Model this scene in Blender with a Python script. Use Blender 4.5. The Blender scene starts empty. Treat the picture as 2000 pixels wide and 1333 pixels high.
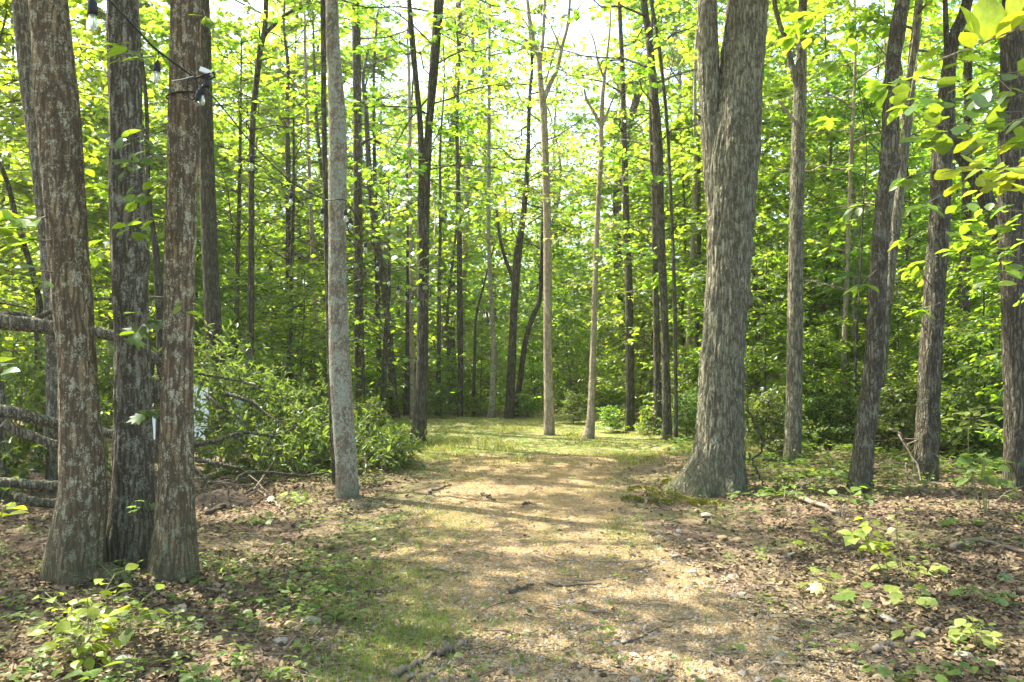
import bpy, math, random
import numpy as np
from mathutils import Vector, Matrix

# ------------------------------------------------------------------ camera, sky, sun, exposure
scene = bpy.context.scene
COL = scene.collection
CAMZ, F = 1.6, 1500.0
PITCH = -math.atan(33.5 / F)             # the horizon lies at row 700 of the photograph: tilted up a little
cam_d = bpy.data.cameras.new('camera'); cam = bpy.data.objects.new('camera', cam_d); COL.objects.link(cam)
cam.location = (0, 0, CAMZ); cam.rotation_euler = (math.pi / 2 - PITCH, 0, 0)
cam_d.sensor_width = 36.0; cam_d.lens = 36.0 * F / 2000.0
cam_d.clip_start = 0.05; cam_d.clip_end = 2000.0
scene.camera = cam

SUN_EL = math.radians(58.0)
_sx, _sy = -0.86, 0.50                       # horizontal direction towards the sun: left, a little ahead
_n = math.hypot(_sx, _sy)
SUN = np.array([_sx / _n * math.cos(SUN_EL), _sy / _n * math.cos(SUN_EL), math.sin(SUN_EL)])
world = bpy.data.worlds.new('World'); scene.world = world; world.use_nodes = True
wn = world.node_tree.nodes; wl = world.node_tree.links
sky = wn.new('ShaderNodeTexSky'); sky.sky_type = 'NISHITA'; sky.sun_disc = False
sky.sun_elevation = SUN_EL; sky.sun_rotation = math.atan2(SUN[0], SUN[1])
sky.dust_density = 3.0; sky.air_density = 1.0; sky.ozone_density = 1.0
wl.new(sky.outputs[0], wn['Background'].inputs['Color']); wn['Background'].inputs['Strength'].default_value = 0.15
sun_d = bpy.data.lights.new('sun', 'SUN'); sun_d.energy = 3.5; sun_d.angle = math.radians(0.55); sun_d.color = (1.0, 0.94, 0.82)
sun = bpy.data.objects.new('sun', sun_d); COL.objects.link(sun); sun.location = (-20, 12, 40)
sun.rotation_euler = Vector(-SUN).to_track_quat('-Z', 'Y').to_euler()
scene.view_settings.view_transform = 'Standard'; scene.view_settings.look = 'None'
scene.view_settings.gamma = 1.0; scene.view_settings.exposure = 2.6
try: scene.view_settings.use_curve_mapping = False
except Exception: pass
scene.render.engine = 'CYCLES'
cy = scene.cycles
cy.max_bounces = 8; cy.diffuse_bounces = 7; cy.glossy_bounces = 1; cy.transmission_bounces = 4
cy.transparent_max_bounces = 6; cy.volume_bounces = 0
cy.use_denoising = True
cy.sample_clamp_indirect = 6.0
try: cy.caustics_reflective = False; cy.caustics_refractive = False
except Exception: pass

random.seed(7)
RNG = np.random.default_rng(7)

# ------------------------------------------------------------------ numeric helpers
def _hash(ix, iy, iz):
    h = (ix.astype(np.int64) * 374761393 + iy.astype(np.int64) * 668265263 + iz.astype(np.int64) * 2147483647) & 0xffffffff
    h = ((h ^ (h >> 13)) * 1274126177) & 0xffffffff
    h = ((h ^ (h >> 16)) * 2246822519) & 0xffffffff
    return ((h ^ (h >> 15)) & 0xffffff) / float(0xffffff)

def vnoise(x, y, z=0.0):
    x, y, z = np.broadcast_arrays(np.asarray(x, float), np.asarray(y, float), np.asarray(z, float))
    ix, iy, iz = np.floor(x), np.floor(y), np.floor(z)
    fx, fy, fz = x - ix, y - iy, z - iz
    fx, fy, fz = fx*fx*(3-2*fx), fy*fy*(3-2*fy), fz*fz*(3-2*fz)
    r = 0
    for a in (0, 1):
        for b in (0, 1):
            for c in (0, 1):
                w = (fx if a else 1-fx) * (fy if b else 1-fy) * (fz if c else 1-fz)
                r = r + w * _hash(ix+a, iy+b, iz+c)
    return r

def fbm(x, y, z=0.0, o=3):
    r, a, s = 0, 0.5, 0
    for i in range(o):
        k = 2.03 ** i
        r = r + a * vnoise(np.asarray(x)*k + 17.3*i, np.asarray(y)*k + 5.1*i, np.asarray(z)*k); s += a; a *= 0.5
    return r / s

def sstep(a, b, x):
    t = np.clip((np.asarray(x, float) - a) / (b - a), 0, 1); return t*t*(3-2*t)

def unit(v):
    v = np.asarray(v, float)
    return v / np.maximum(np.linalg.norm(v, axis=-1, keepdims=True), 1e-9)

# the path: centre line and half width by distance
PY = np.array([-8, 0, 3.8, 6.3, 9.2, 12., 15., 18., 21., 26.])
PC = np.array([1.0, 0.7, 0.5, 0.16, 0.1, 0.35, 0.2, -0.6, -1.8, -5.])
PW = np.array([1.5, 1.5, 1.42, 1.2, 1.15, 1.45, 1.3, 1.2, 1.2, 1.2])
def path_u(x, y):                      # 0 on the centre line, 1 at the edge
    return np.abs(x - np.interp(y, PY, PC)) / np.interp(y, PY, PW)

def gz(x, y):                          # height of the ground
    x = np.asarray(x, float); y = np.asarray(y, float)
    off = 1 - np.exp(-np.maximum(path_u(x, y) - 0.85, 0) ** 2 * 2.0)
    z = off * (0.16 * (fbm(x*0.35, y*0.35, 3.1, 2) - 0.45) + 0.06 * (fbm(x*1.6, y*1.6, 8.7, 2) - 0.5))
    z = z + 0.13 * sstep(1.9, 4.2, x) * sstep(3, 8, y) * (1 - sstep(16, 20, y))
    z = z + 0.02 * (fbm(x*2.2, y*2.2, 1.3, 2) - 0.5)
    z = z + 0.035 * (fbm(x*0.8, y*0.8, 4.4, 2) - 0.5)
    d = np.maximum(y - 21, 0) + 0.6 * np.maximum(np.abs(x) - 13, 0)
    z = z - 0.085 * d * sstep(0, 9, d) * (d < 60) - (d >= 60) * 0.085 * 60
    return z

def ray(px, py):
    dx = (px - 1000.0) / F; dz = -(py - 666.5) / F
    c, s = math.cos(PITCH), math.sin(PITCH)
    return np.array([dx, c + s * dz, -s + c * dz])
def W(px, py, d):                      # point on that pixel's ray at distance y = d
    r = ray(px, py); return np.array([0, 0, CAMZ]) + r * (d / r[1])
def G(px, py):                         # where that pixel's ray meets the ground
    r = ray(px, py); t = CAMZ / max(-r[2], 1e-3)
    for _ in range(25):
        p = r * t; z = float(gz(p[0], p[1])); t = 0.5 * t + 0.5 * (CAMZ - z) / max(-r[2], 1e-3)
    p = np.array([0, 0, CAMZ]) + r * t; p[2] = float(gz(p[0], p[1])); return p
def onground(x, y, dz=0.0): return np.array([x, y, float(gz(x, y)) + dz])

# ------------------------------------------------------------------ mesh and object helpers
def mesh(name, V, Tri, mats, mi=None, rnd=None, smooth=False, extra=None):
    V = np.ascontiguousarray(V, dtype=np.float32); Tri = np.ascontiguousarray(Tri, dtype=np.int32)
    me = bpy.data.meshes.new(name); k = Tri.shape[1]; n = len(Tri)
    me.vertices.add(len(V)); me.vertices.foreach_set('co', V.ravel())
    me.loops.add(n * k); me.loops.foreach_set('vertex_index', Tri.ravel())
    me.polygons.add(n)
    me.polygons.foreach_set('loop_start', np.arange(0, n*k, k, dtype=np.int32))
    try: me.polygons.foreach_set('loop_total', np.full(n, k, dtype=np.int32))
    except Exception: pass
    for m in (mats if isinstance(mats, (list, tuple)) else [mats]): me.materials.append(m)
    if mi is not None: me.polygons.foreach_set('material_index', np.ascontiguousarray(mi, dtype=np.int32))
    me.polygons.foreach_set('use_smooth', np.full(n, bool(smooth)))
    if rnd is not None:
        a = me.attributes.new('rnd', 'FLOAT', 'POINT'); a.data.foreach_set('value', np.ascontiguousarray(rnd, dtype=np.float32))
    for nm, arr in (extra or {}).items():
        a = me.attributes.new(nm, 'FLOAT', 'POINT'); a.data.foreach_set('value', np.ascontiguousarray(arr, dtype=np.float32))
    me.update(calc_edges=True); me.validate()
    return me

def obj(name, me, parent=None, loc=None):
    o = bpy.data.objects.new(name, me); COL.objects.link(o)
    if parent is not None: o.parent = parent
    if loc is not None: o.location = loc
    return o
def tag(o, label=None, cat=None, group=None, kind=None):
    if label: o['label'] = label
    if cat: o['category'] = cat
    if group: o['group'] = group
    if kind: o['kind'] = kind
    return o
def thing(name, label, cat, loc, group=None):
    o = bpy.data.objects.new(name, None); COL.objects.link(o); o.location = loc; o.empty_display_size = 0.2
    return tag(o, label, cat, group)

class Bag:                              # gathers pieces of one mesh
    def __init__(s): s.V, s.T, s.M, s.R, s.n = [], [], [], [], 0
    def add(s, V, T, m=0, r=0.0):
        V = np.asarray(V, float); T = np.asarray(T, int)
        s.V.append(V); s.T.append(T + s.n); s.M.append(np.full(len(T), m))
        s.R.append(np.full(len(V), r) if np.isscalar(r) else r); s.n += len(V)
    def mesh(s, name, mats, smooth=False, off=None):
        V = np.concatenate(s.V)
        if off is not None: V = V - np.asarray(off)
        return mesh(name, V, np.concatenate(s.T), mats, np.concatenate(s.M), np.concatenate(s.R), smooth)

def catmull(P, n):
    P = np.asarray(P, float)
    if len(P) == 2: return P[0] + (P[1]-P[0]) * np.linspace(0, 1, n)[:, None]
    Q = np.vstack([2*P[0]-P[1], P, 2*P[-1]-P[-2]]); m = len(P) - 1
    L = np.concatenate([[0], np.cumsum(np.linalg.norm(np.diff(P[:, :3], axis=0), axis=1))]); L /= L[-1]
    u = np.interp(np.linspace(0, 1, n), L, np.arange(m+1)); i = np.minimum(u.astype(int), m-1); t = (u-i)[:, None]
    a, b, c, d = Q[i], Q[i+1], Q[i+2], Q[i+3]
    return 0.5 * (2*b + (c-a)*t + (2*a-5*b+4*c-d)*t*t + (3*b-a-3*c+d)*t**3)

def tube(P, r, k=6, cap=True, twist=0.0):
    P = np.asarray(P, float); n = len(P); r = np.broadcast_to(np.asarray(r, float), (n,))
    T = unit(np.gradient(P, axis=0)) if n > 2 else np.repeat(unit(P[1:2]-P[0:1]), 2, 0)
    ref = np.where(np.abs(T[:, 2:3]) > 0.85, np.array([[0., 1., 0.]]), np.array([[0., 0., 1.]]))
    if np.any(np.abs(T[:, 2]) > 0.85): ref = np.repeat(np.array([[0.13, 0.99, 0.02]]), n, 0)
    A = unit(np.cross(ref, T)); B = np.cross(T, A)
    a = np.linspace(0, 2*math.pi, k, endpoint=False) + twist
    V = P[:, None] + r[:, None, None] * (np.cos(a)[None, :, None]*A[:, None] + np.sin(a)[None, :, None]*B[:, None])
    V = V.reshape(-1, 3); i = np.arange(n-1)[:, None]*k; j = np.arange(k)[None]; j2 = (j+1) % k
    q = np.stack([i+j, i+j2, i+k+j2, i+k+j], -1).reshape(-1, 4)
    Tt = np.concatenate([q[:, [0, 1, 2]], q[:, [0, 2, 3]]])
    if cap:
        V = np.vstack([V, P[0], P[-1]]); c0, c1 = n*k, n*k+1; jj = np.arange(k)
        Tt = np.concatenate([Tt, np.stack([np.full(k, c0), (jj+1) % k, jj], -1), np.stack([np.full(k, c1), (n-1)*k+jj, (n-1)*k+(jj+1) % k], -1)])
    return V, Tt

# leaf outlines, unit length along +y, face up +z
def _fan(out, cz=0.0, c=(0, 0.42)):
    V = np.array([[c[0], c[1], cz]] + out, float); n = len(out)
    return V, np.array([[0, i+1, (i+1) % n + 1] for i in range(n)])
LEAF_R = (np.array([[0, 0, 0], [.33, .42, .07], [0, 1, -.06], [-.33, .42, .07]], float), np.array([[0, 1, 2], [0, 2, 3]]))
LEAF_E = (np.array([[0, 0, 0], [.17, .2, .05], [.27, .5, .07], [.16, .8, .02], [0, 1, -.08], [-.16, .8, .02], [-.27, .5, .07], [-.17, .2, .05], [0, .5, 0]], float),
          np.array([[8, 0, 1], [8, 1, 2], [8, 2, 3], [8, 3, 4], [8, 4, 5], [8, 5, 6], [8, 6, 7], [8, 7, 0]]))
LEAF_N = (LEAF_E[0] * np.array([.55, 1, .8]), LEAF_E[1])
LEAF_B = (LEAF_E[0] * np.array([1.45, 1, 1]), LEAF_E[1])
LEAF_M = _fan([[0, 0, 0], [.3, .06, .02], [.26, .2, .03], [.56, .42, -.02], [.3, .48, .04], [.34, .74, .0], [.13, .68, .03], [0, 1, -.07],
               [-.13, .68, .03], [-.34, .74, .0], [-.3, .48, .04], [-.56, .42, -.02], [-.26, .2, .03], [-.3, .06, .02]], 0.05, (0, .3))
LEAF_O = _fan([[0, 0, 0], [.12, .2, .02], [.06, .26, .02], [.28, .42, .0], [.13, .48, .03], [.34, .66, -.02], [.16, .72, .02], [.18, .88, -.02], [0, 1, -.06],
               [-.18, .88, -.02], [-.16, .72, .02], [-.34, .66, -.02], [-.13, .48, .03], [-.28, .42, 0], [-.06, .26, .02], [-.12, .2, .02]], 0.03, (0, .5))
# toothed, broad near the tip (chestnut-oak like)
_o = []
for i in range(9):
    t = i / 8; w = 0.34 * math.sin(math.pi * (t ** 1.25) * 0.97) + 0.01
    _o.append([w * (1.0 if i % 2 else 0.86), t, 0.05 * math.sin(math.pi * t) - 0.10 * t * t])
LEAF_C = (np.array([[0, t, -0.10*t*t] for t in np.linspace(0, 1, 9)] + [[p[0], p[1], p[2]] for p in _o] + [[-p[0], p[1], p[2]] for p in _o], float),
          np.array([f for i in range(8) for f in ([i, 9+i, 10+i], [i, 10+i, i+1], [i, 19+i, 18+i], [i, i+1, 19+i])]))
LEAF_S = (np.array([[0, t, .06*math.sin(math.pi*t) - .12*t*t] for t in np.linspace(0, 1, 7)] +
                   [[s*w, t, .10*math.sin(math.pi*t) - .12*t*t] for s in (1, -1) for t, w in zip(np.linspace(0, 1, 7), (.0, .22, .33, .34, .27, .14, .0))], float),
          np.array([f for i in range(6) for f in ([i, 7+i, 8+i], [i, 8+i, i+1], [i, 15+i, 14+i], [i, i+1, 15+i])]))

def leaves(tm, pos, dr, nr, size):
    tv, tf = tm; pos = np.asarray(pos, float); N = len(pos)
    y = unit(dr); x = unit(np.cross(y, nr)); z = np.cross(x, y); s = np.asarray(size, float).reshape(-1, 1, 1)
    V = pos[:, None] + s * (tv[None, :, 0:1]*x[:, None] + tv[None, :, 1:2]*y[:, None] + tv[None, :, 2:3]*z[:, None])
    T = tf[None] + (np.arange(N) * len(tv))[:, None, None]
    return V.reshape(-1, 3), T.reshape(-1, tf.shape[1])

# ------------------------------------------------------------------ materials
def _mat(name):
    m = bpy.data.materials.new(name); m.use_nodes = True; nt = m.node_tree
    for n in list(nt.nodes): nt.nodes.remove(n)
    return m, nt, nt.nodes.new('ShaderNodeOutputMaterial')
def _ramp(nt, stops, src=None, interp='LINEAR'):
    r = nt.nodes.new('ShaderNodeValToRGB'); r.color_ramp.interpolation = interp; e = r.color_ramp.elements
    while len(e) > 1: e.remove(e[-1])
    e[0].position = stops[0][0]; e[0].color = (*stops[0][1], 1)
    for p, c in stops[1:]:
        q = e.new(p); q.color = (*c, 1)
    if src is not None: nt.links.new(src, r.inputs[0])
    return r.outputs[0]
def _math(nt, op, a, b=None, clamp=False):
    n = nt.nodes.new('ShaderNodeMath'); n.operation = op; n.use_clamp = clamp
    for i, v in enumerate((a, b)):
        if v is None: continue
        if isinstance(v, (int, float)): n.inputs[i].default_value = v
        else: nt.links.new(v, n.inputs[i])
    return n.outputs[0]
def _mix(nt, f, a, b, mode='MIX'):
    n = nt.nodes.new('ShaderNodeMix'); n.data_type = 'RGBA'; n.blend_type = mode
    for i, v in ((0, f), (6, a), (7, b)):
        if isinstance(v, (int, float)): n.inputs[i].default_value = v
        elif isinstance(v, tuple): n.inputs[i].default_value = (*v, 1)
        else: nt.links.new(v, n.inputs[i])
    return n.outputs[2]
def _noise(nt, co, scale, detail=4, rough=0.6, dist=0.0):
    n = nt.nodes.new('ShaderNodeTexNoise'); n.inputs['Scale'].default_value = scale; n.inputs['Detail'].default_value = detail
    n.inputs['Roughness'].default_value = rough; n.inputs['Distortion'].default_value = dist
    nt.links.new(co, n.inputs['Vector']); return n.outputs['Fac']
def _coord(nt, sc=(1, 1, 1)):
    t = nt.nodes.new('ShaderNodeTexCoord'); m = nt.nodes.new('ShaderNodeMapping'); m.inputs['Scale'].default_value = sc
    nt.links.new(t.outputs['Object'], m.inputs['Vector']); return m.outputs[0]
def _bsdf(nt, out, col, rough=0.85, bump=None, bs=0.5, bd=0.01, spec=0.3):
    b = nt.nodes.new('ShaderNodeBsdfPrincipled'); b.inputs['Roughness'].default_value = rough
    b.inputs['Specular IOR Level'].default_value = spec
    if isinstance(col, tuple): b.inputs['Base Color'].default_value = (*col, 1)
    else: nt.links.new(col, b.inputs['Base Color'])
    if bump is not None:
        u = nt.nodes.new('ShaderNodeBump'); u.inputs['Strength'].default_value = bs; u.inputs['Distance'].default_value = bd
        nt.links.new(bump, u.inputs['Height']); nt.links.new(u.outputs[0], b.inputs['Normal'])
    nt.links.new(b.outputs[0], out.inputs[0]); return b

LEAFARGS = {}
def leaf_mat(name, dark, light, tdark, tlight, mixf=0.5, gloss=0.05, rough=0.38, vary=0.25, veins=False):
    LEAFARGS[name] = (dark, light, tdark, tlight, mixf, gloss, rough, vary)
    m, nt, out = _mat(name); N = nt.nodes; L = nt.links
    a = N.new('ShaderNodeAttribute'); a.attribute_name = 'rnd'
    oi = N.new('ShaderNodeObjectInfo')
    v = _math(nt, 'FRACT', _math(nt, 'ADD', a.outputs['Fac'], oi.outputs['Random']))
    cd = _ramp(nt, [(0, dark), (1, light)], v); ct = _ramp(nt, [(0, tdark), (1, tlight)], v)
    if veins:                                         # midrib and side veins in the leaf's own plane, blotches of wear
        co = N.new('ShaderNodeTexCoord'); sp = N.new('ShaderNodeSeparateXYZ'); L.new(co.outputs['Object'], sp.inputs[0])
        ax = _math(nt, 'ABSOLUTE', sp.outputs[0]); mid = _ramp(nt, [(.0, (1, 1, 1)), (.022, (0, 0, 0))], ax)
        sv = _math(nt, 'SINE', _math(nt, 'MULTIPLY', _math(nt, 'SUBTRACT', sp.outputs[1], _math(nt, 'MULTIPLY', ax, .75)), 58.0))
        vm = _math(nt, 'MAXIMUM', mid, _math(nt, 'MULTIPLY', _ramp(nt, [(.80, (0, 0, 0)), (1, (1, 1, 1))], sv), .55))
        bl = _noise(nt, co.outputs['Object'], 5.0, 4, .6)
        cd = _mix(nt, _math(nt, 'MULTIPLY', vm, .5), cd, tuple(min(1, x*2.0) for x in light)); ct = _mix(nt, _math(nt, 'MULTIPLY', vm, .55), ct, tuple(x*.45 for x in tdark))
        w_ = _ramp(nt, [(.35, (.72, .75, .7)), (.6, (1.1, 1.08, 1.05))], bl); cd = _mix(nt, .8, cd, w_, 'MULTIPLY'); ct = _mix(nt, .8, ct, w_, 'MULTIPLY')
    hs = []
    for c in (cd, ct):
        h = N.new('ShaderNodeHueSaturation'); L.new(c, h.inputs['Color'])
        L.new(_math(nt, 'MULTIPLY_ADD', oi.outputs['Random'], 0.035), h.inputs['Hue']); h.inputs['Hue'].links[0].from_node.inputs[2].default_value = 0.483
        L.new(_math(nt, 'MULTIPLY_ADD', oi.outputs['Random'], vary), h.inputs['Value']); h.inputs['Value'].links[0].from_node.inputs[2].default_value = 1 - vary/2
        hs.append(h.outputs[0])
    d = N.new('ShaderNodeBsdfDiffuse'); t = N.new('ShaderNodeBsdfTranslucent'); g = N.new('ShaderNodeBsdfGlossy')
    g.inputs['Roughness'].default_value = rough; g.inputs['Color'].default_value = (.9, .95, 1, 1)
    L.new(hs[0], d.inputs['Color']); L.new(hs[1], t.inputs['Color'])
    m1 = N.new('ShaderNodeMixShader'); m1.inputs[0].default_value = mixf; L.new(d.outputs[0], m1.inputs[1]); L.new(t.outputs[0], m1.inputs[2])
    m2 = N.new('ShaderNodeMixShader'); m2.inputs[0].default_value = gloss; L.new(m1.outputs[0], m2.inputs[1]); L.new(g.outputs[0], m2.inputs[2])
    L.new(m2.outputs[0], out.inputs[0]); return m

def bark_mat(name, base, crack, lichen, lamt=0.5, lscale=7.0, sc=(20, 20, 5), bump=0.7, moss=0.0, edge=.14, wt=.85, streak=.35):
    """plates of outer bark parted by thin cracks that show darker inner bark, worn patches, and lichen growing over both"""
    m, nt, out = _mat(name); N = nt.nodes; L = nt.links
    c0 = _coord(nt)
    def warp(scale, amt, s2):
        n = N.new('ShaderNodeTexNoise'); n.inputs['Scale'].default_value = scale; n.inputs['Detail'].default_value = 3; L.new(c0, n.inputs['Vector'])
        v = N.new('ShaderNodeVectorMath'); v.operation = 'MULTIPLY_ADD'; L.new(n.outputs['Color'], v.inputs[0]); v.inputs[1].default_value = (amt, amt, amt); L.new(c0, v.inputs[2])
        mp = N.new('ShaderNodeMapping'); mp.inputs['Scale'].default_value = s2; L.new(v.outputs[0], mp.inputs['Vector']); return mp.outputs[0]
    co = warp(9.0, .05, sc)
    ve = N.new('ShaderNodeTexVoronoi'); ve.feature = 'DISTANCE_TO_EDGE'; L.new(co, ve.inputs['Vector']); ve.inputs['Scale'].default_value = 1.0
    vc = N.new('ShaderNodeTexVoronoi'); vc.feature = 'F1'; L.new(co, vc.inputs['Vector']); vc.inputs['Scale'].default_value = 1.0
    rc = N.new('ShaderNodeSeparateColor'); L.new(vc.outputs['Color'], rc.inputs[0])
    st = _noise(nt, warp(3.0, .08, (sc[0]*1.35, sc[1]*1.35, sc[2]*.3)), 1.0, 4, .6)
    plate = _math(nt, 'MULTIPLY', _ramp(nt, [(.0, (0, 0, 0)), (edge, (1, 1, 1))], ve.outputs['Distance']), _ramp(nt, [(.38, (.15, .15, .15)), (.48, (1, 1, 1))], st))
    fine = _noise(nt, c0, 75.0, 3, 0.7); big = _noise(nt, c0, 2.2, 4, 0.55)
    col = _mix(nt, _math(nt, 'MULTIPLY', _ramp(nt, [(.35, (0, 0, 0)), (.65, (1, 1, 1))], big), streak*2), base, tuple(min(1, x*1.5) for x in base))
    col = _mix(nt, .8, col, _ramp(nt, [(0, (.62, .62, .62)), (1, (1.35, 1.33, 1.3))], rc.outputs[0]), 'MULTIPLY')
    col = _mix(nt, .7, col, _ramp(nt, [(.3, (.55, .55, .55)), (.7, (1.4, 1.38, 1.34))], fine), 'MULTIPLY')
    col = _mix(nt, plate, crack, col)
    ln = _noise(nt, _coord(nt, (1, 1, .7)), lscale, 6, 0.75, 0.2); ln2 = _noise(nt, c0, lscale*5, 3, 0.65)
    add = _math(nt, 'ADD', _math(nt, 'MULTIPLY', ln, 0.7), _math(nt, 'MULTIPLY', ln2, 0.3))
    lm = _ramp(nt, [(1-lamt, (0, 0, 0)), (1-lamt+.035, (1, 1, 1))], add)
    lc = _mix(nt, _ramp(nt, [(.35, (0, 0, 0)), (.65, (1, 1, 1))], ln2), tuple(x*.72 for x in lichen), lichen)
    col = _mix(nt, _math(nt, 'MULTIPLY', _math(nt, 'MULTIPLY', lm, wt), _ramp(nt, [(.0, (.35, .35, .35)), (.4, (1, 1, 1))], plate)), col, lc)
    if moss > 0:
        g = N.new('ShaderNodeTexCoord'); sp = N.new('ShaderNodeSeparateXYZ'); L.new(g.outputs['Object'], sp.inputs[0])
        mm = _math(nt, 'MULTIPLY', _ramp(nt, [(0, (1, 1, 1)), (1, (0, 0, 0))], _math(nt, 'DIVIDE', sp.outputs[2], moss)), _ramp(nt, [(.40, (0, 0, 0)), (.5, (1, 1, 1))], add))
        col = _mix(nt, _math(nt, 'MULTIPLY', mm, .75), col, (.058, .062, .026))
    hgt = _math(nt, 'ADD', _math(nt, 'ADD', plate, _math(nt, 'MULTIPLY', st, 1.6)), _math(nt, 'MULTIPLY', fine, .35))
    _bsdf(nt, out, col, 0.92, hgt, bump, 0.016, 0.15); return m

def plain(name, col, rough=0.8, spec=0.3, metal=0.0):
    m, nt, out = _mat(name); b = _bsdf(nt, out, col, rough, spec=spec); b.inputs['Metallic'].default_value = metal; return m
def rnd_mat(name, stops, rough=0.85, trans=0.0, nscale=0, spec=0.2):
    m, nt, out = _mat(name); N = nt.nodes; L = nt.links
    a = N.new('ShaderNodeAttribute'); a.attribute_name = 'rnd'; oi = N.new('ShaderNodeObjectInfo')
    col = _ramp(nt, stops, _math(nt, 'FRACT', _math(nt, 'ADD', a.outputs['Fac'], oi.outputs['Random'])))
    bump = None
    if nscale:
        n = _noise(nt, _coord(nt), nscale, 4, .65); bump = n
        col = _mix(nt, .55, col, _ramp(nt, [(.3, (.45, .45, .45)), (.7, (1.25, 1.25, 1.25))], n), 'MULTIPLY')
    b = _bsdf(nt, out, col, rough, bump, .5, .02, spec)
    if trans:
        t = N.new('ShaderNodeBsdfTranslucent'); L.new(col, t.inputs[0]); x = N.new('ShaderNodeMixShader'); x.inputs[0].default_value = trans
        L.new(b.outputs[0], x.inputs[1]); L.new(t.outputs[0], x.inputs[2]); L.new(x.outputs[0], out.inputs[0])
    return m

M = {}
M['leaf_far'] = leaf_mat('leaf_far', (.06, .105, .014), (.14, .195, .03), (.28, .46, .024), (.48, .625, .038), .6, .03)
M['leaf_maple'] = leaf_mat('leaf_maple', (.06, .11, .014), (.13, .195, .026), (.27, .455, .02), (.46, .61, .03), .6, .03)
M['leaf_canopy'] = leaf_mat('leaf_canopy', (.05, .09, .016), (.1, .15, .03), (.2, .33, .022), (.36, .47, .03), .54, .03)
M['leaf_oak'] = leaf_mat('leaf_oak', (.05, .10, .025), (.085, .15, .03), (.18, .30, .02), (.36, .45, .02), .5, .04, .35)
M['leaf_yellow'] = leaf_mat('leaf_yellow', (.15, .21, .02), (.24, .30, .035), (.36, .44, .02), (.58, .62, .03), .55, .02, .4)
M['leaf_fallen'] = leaf_mat('leaf_fallen', (.05, .105, .022), (.12, .185, .04), (.15, .27, .025), (.27, .38, .045), .47, .025, .4)
M['leaf_herb'] = leaf_mat('leaf_herb', (.065, .12, .022), (.14, .20, .045), (.18, .29, .025), (.32, .42, .045), .48, .018, .45)
M['leaf_pale'] = leaf_mat('leaf_pale', (.15, .20, .035), (.25, .30, .07), (.3, .36, .05), (.5, .54, .08), .52, .02, .45)
M['grass'] = leaf_mat('grass', (.085, .15, .02), (.19, .25, .05), (.2, .32, .02), (.36, .44, .06), .45, .02)
M['grass_dry'] = leaf_mat('grass_dry', (.16, .20, .03), (.38, .36, .11), (.27, .33, .04), (.46, .45, .12), .45, .02)
M['bark_lichen'] = bark_mat('bark_lichen', (.16, .115, .066), (.072, .053, .032), (.44, .41, .27), .48, 19.0, (26, 26, 3.2), .7, .7, .25, .85)
M['bark_mid'] = bark_mat('bark_mid', (.175, .15, .105), (.065, .055, .038), (.37, .36, .26), .485, 15.0, (24, 24, 2.8), 1.0, .7, .25, .85)
M['bark_oak'] = bark_mat('bark_oak', (.215, .192, .13), (.068, .06, .038), (.30, .315, .205), .50, 14.0, (26, 26, 4.2), 1.0, .6, .28, .7)
M['bark_smooth'] = bark_mat('bark_smooth', (.20, .168, .118), (.12, .098, .066), (.33, .345, .255), .515, 6.0, (30, 30, 16), .5, .3, .12, .85)
M['bark_dark'] = bark_mat('bark_dark', (.105, .092, .064), (.036, .031, .022), (.17, .175, .12), .46, 9.0, (30, 30, 4), .9, .4, .28, .75)
M['bark_brown'] = bark_mat('bark_brown', (.135, .115, .078), (.042, .036, .024), (.23, .24, .165), .48, 9.0, (32, 32, 4), 1.0, .4, .28, .75)
M['bark_pale'] = bark_mat('bark_pale', (.29, .24, .165), (.19, .145, .095), (.42, .38, .285), .49, 8.0, (30, 30, 7), .5, .15, .15, .75)
M['twig'] = plain('twig', (.12, .09, .06)); M['twig_green'] = plain('twig_green', (.14, .15, .05))
M['black'] = plain('black_rubber', (.012, .012, .013), .5); M['white_plastic'] = plain('white_plastic', (.75, .75, .7), .35)
M['tarp'] = plain('tarp_fabric', (.62, .66, .72), .5)
m_, nt_, o_ = _mat('bulb_glass'); g_ = nt_.nodes.new('ShaderNodeBsdfGlass'); g_.inputs['Roughness'].default_value = .05; g_.inputs['IOR'].default_value = 1.3
t_ = nt_.nodes.new('ShaderNodeBsdfTransparent'); x_ = nt_.nodes.new('ShaderNodeMixShader'); x_.inputs[0].default_value = .45
d_ = nt_.nodes.new('ShaderNodeBsdfDiffuse'); d_.inputs[0].default_value = (.8, .82, .75, 1); x2_ = nt_.nodes.new('ShaderNodeMixShader'); x2_.inputs[0].default_value = .14
nt_.links.new(g_.outputs[0], x_.inputs[1]); nt_.links.new(t_.outputs[0], x_.inputs[2]); nt_.links.new(x_.outputs[0], x2_.inputs[1]); nt_.links.new(d_.outputs[0], x2_.inputs[2]); nt_.links.new(x2_.outputs[0], o_.inputs[0])
M['glass'] = m_
M['litter'] = rnd_mat('leaf_litter', [(0, (.04, .029, .018)), (.3, (.10, .071, .04)), (.6, (.17, .122, .068)), (.85, (.25, .18, .098)), (1, (.22, .17, .108))], .8, .12)
M['pebble'] = rnd_mat('pebble', [(0, (.13, .092, .05)), (.35, (.26, .185, .098)), (.65, (.34, .25, .138)), (.85, (.29, .25, .185)), (.95, (.2, .19, .17)), (1, (.38, .325, .235))], .85)
M['stone'] = rnd_mat('stone', [(0, (.24, .17, .09)), (.35, (.33, .25, .14)), (.65, (.36, .31, .23)), (1, (.28, .25, .21))], .85, 0, 14)
M['stick'] = rnd_mat('stick', [(0, (.07, .055, .04)), (.5, (.15, .12, .085)), (1, (.26, .21, .15))], .9, 0, 30)
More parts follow.
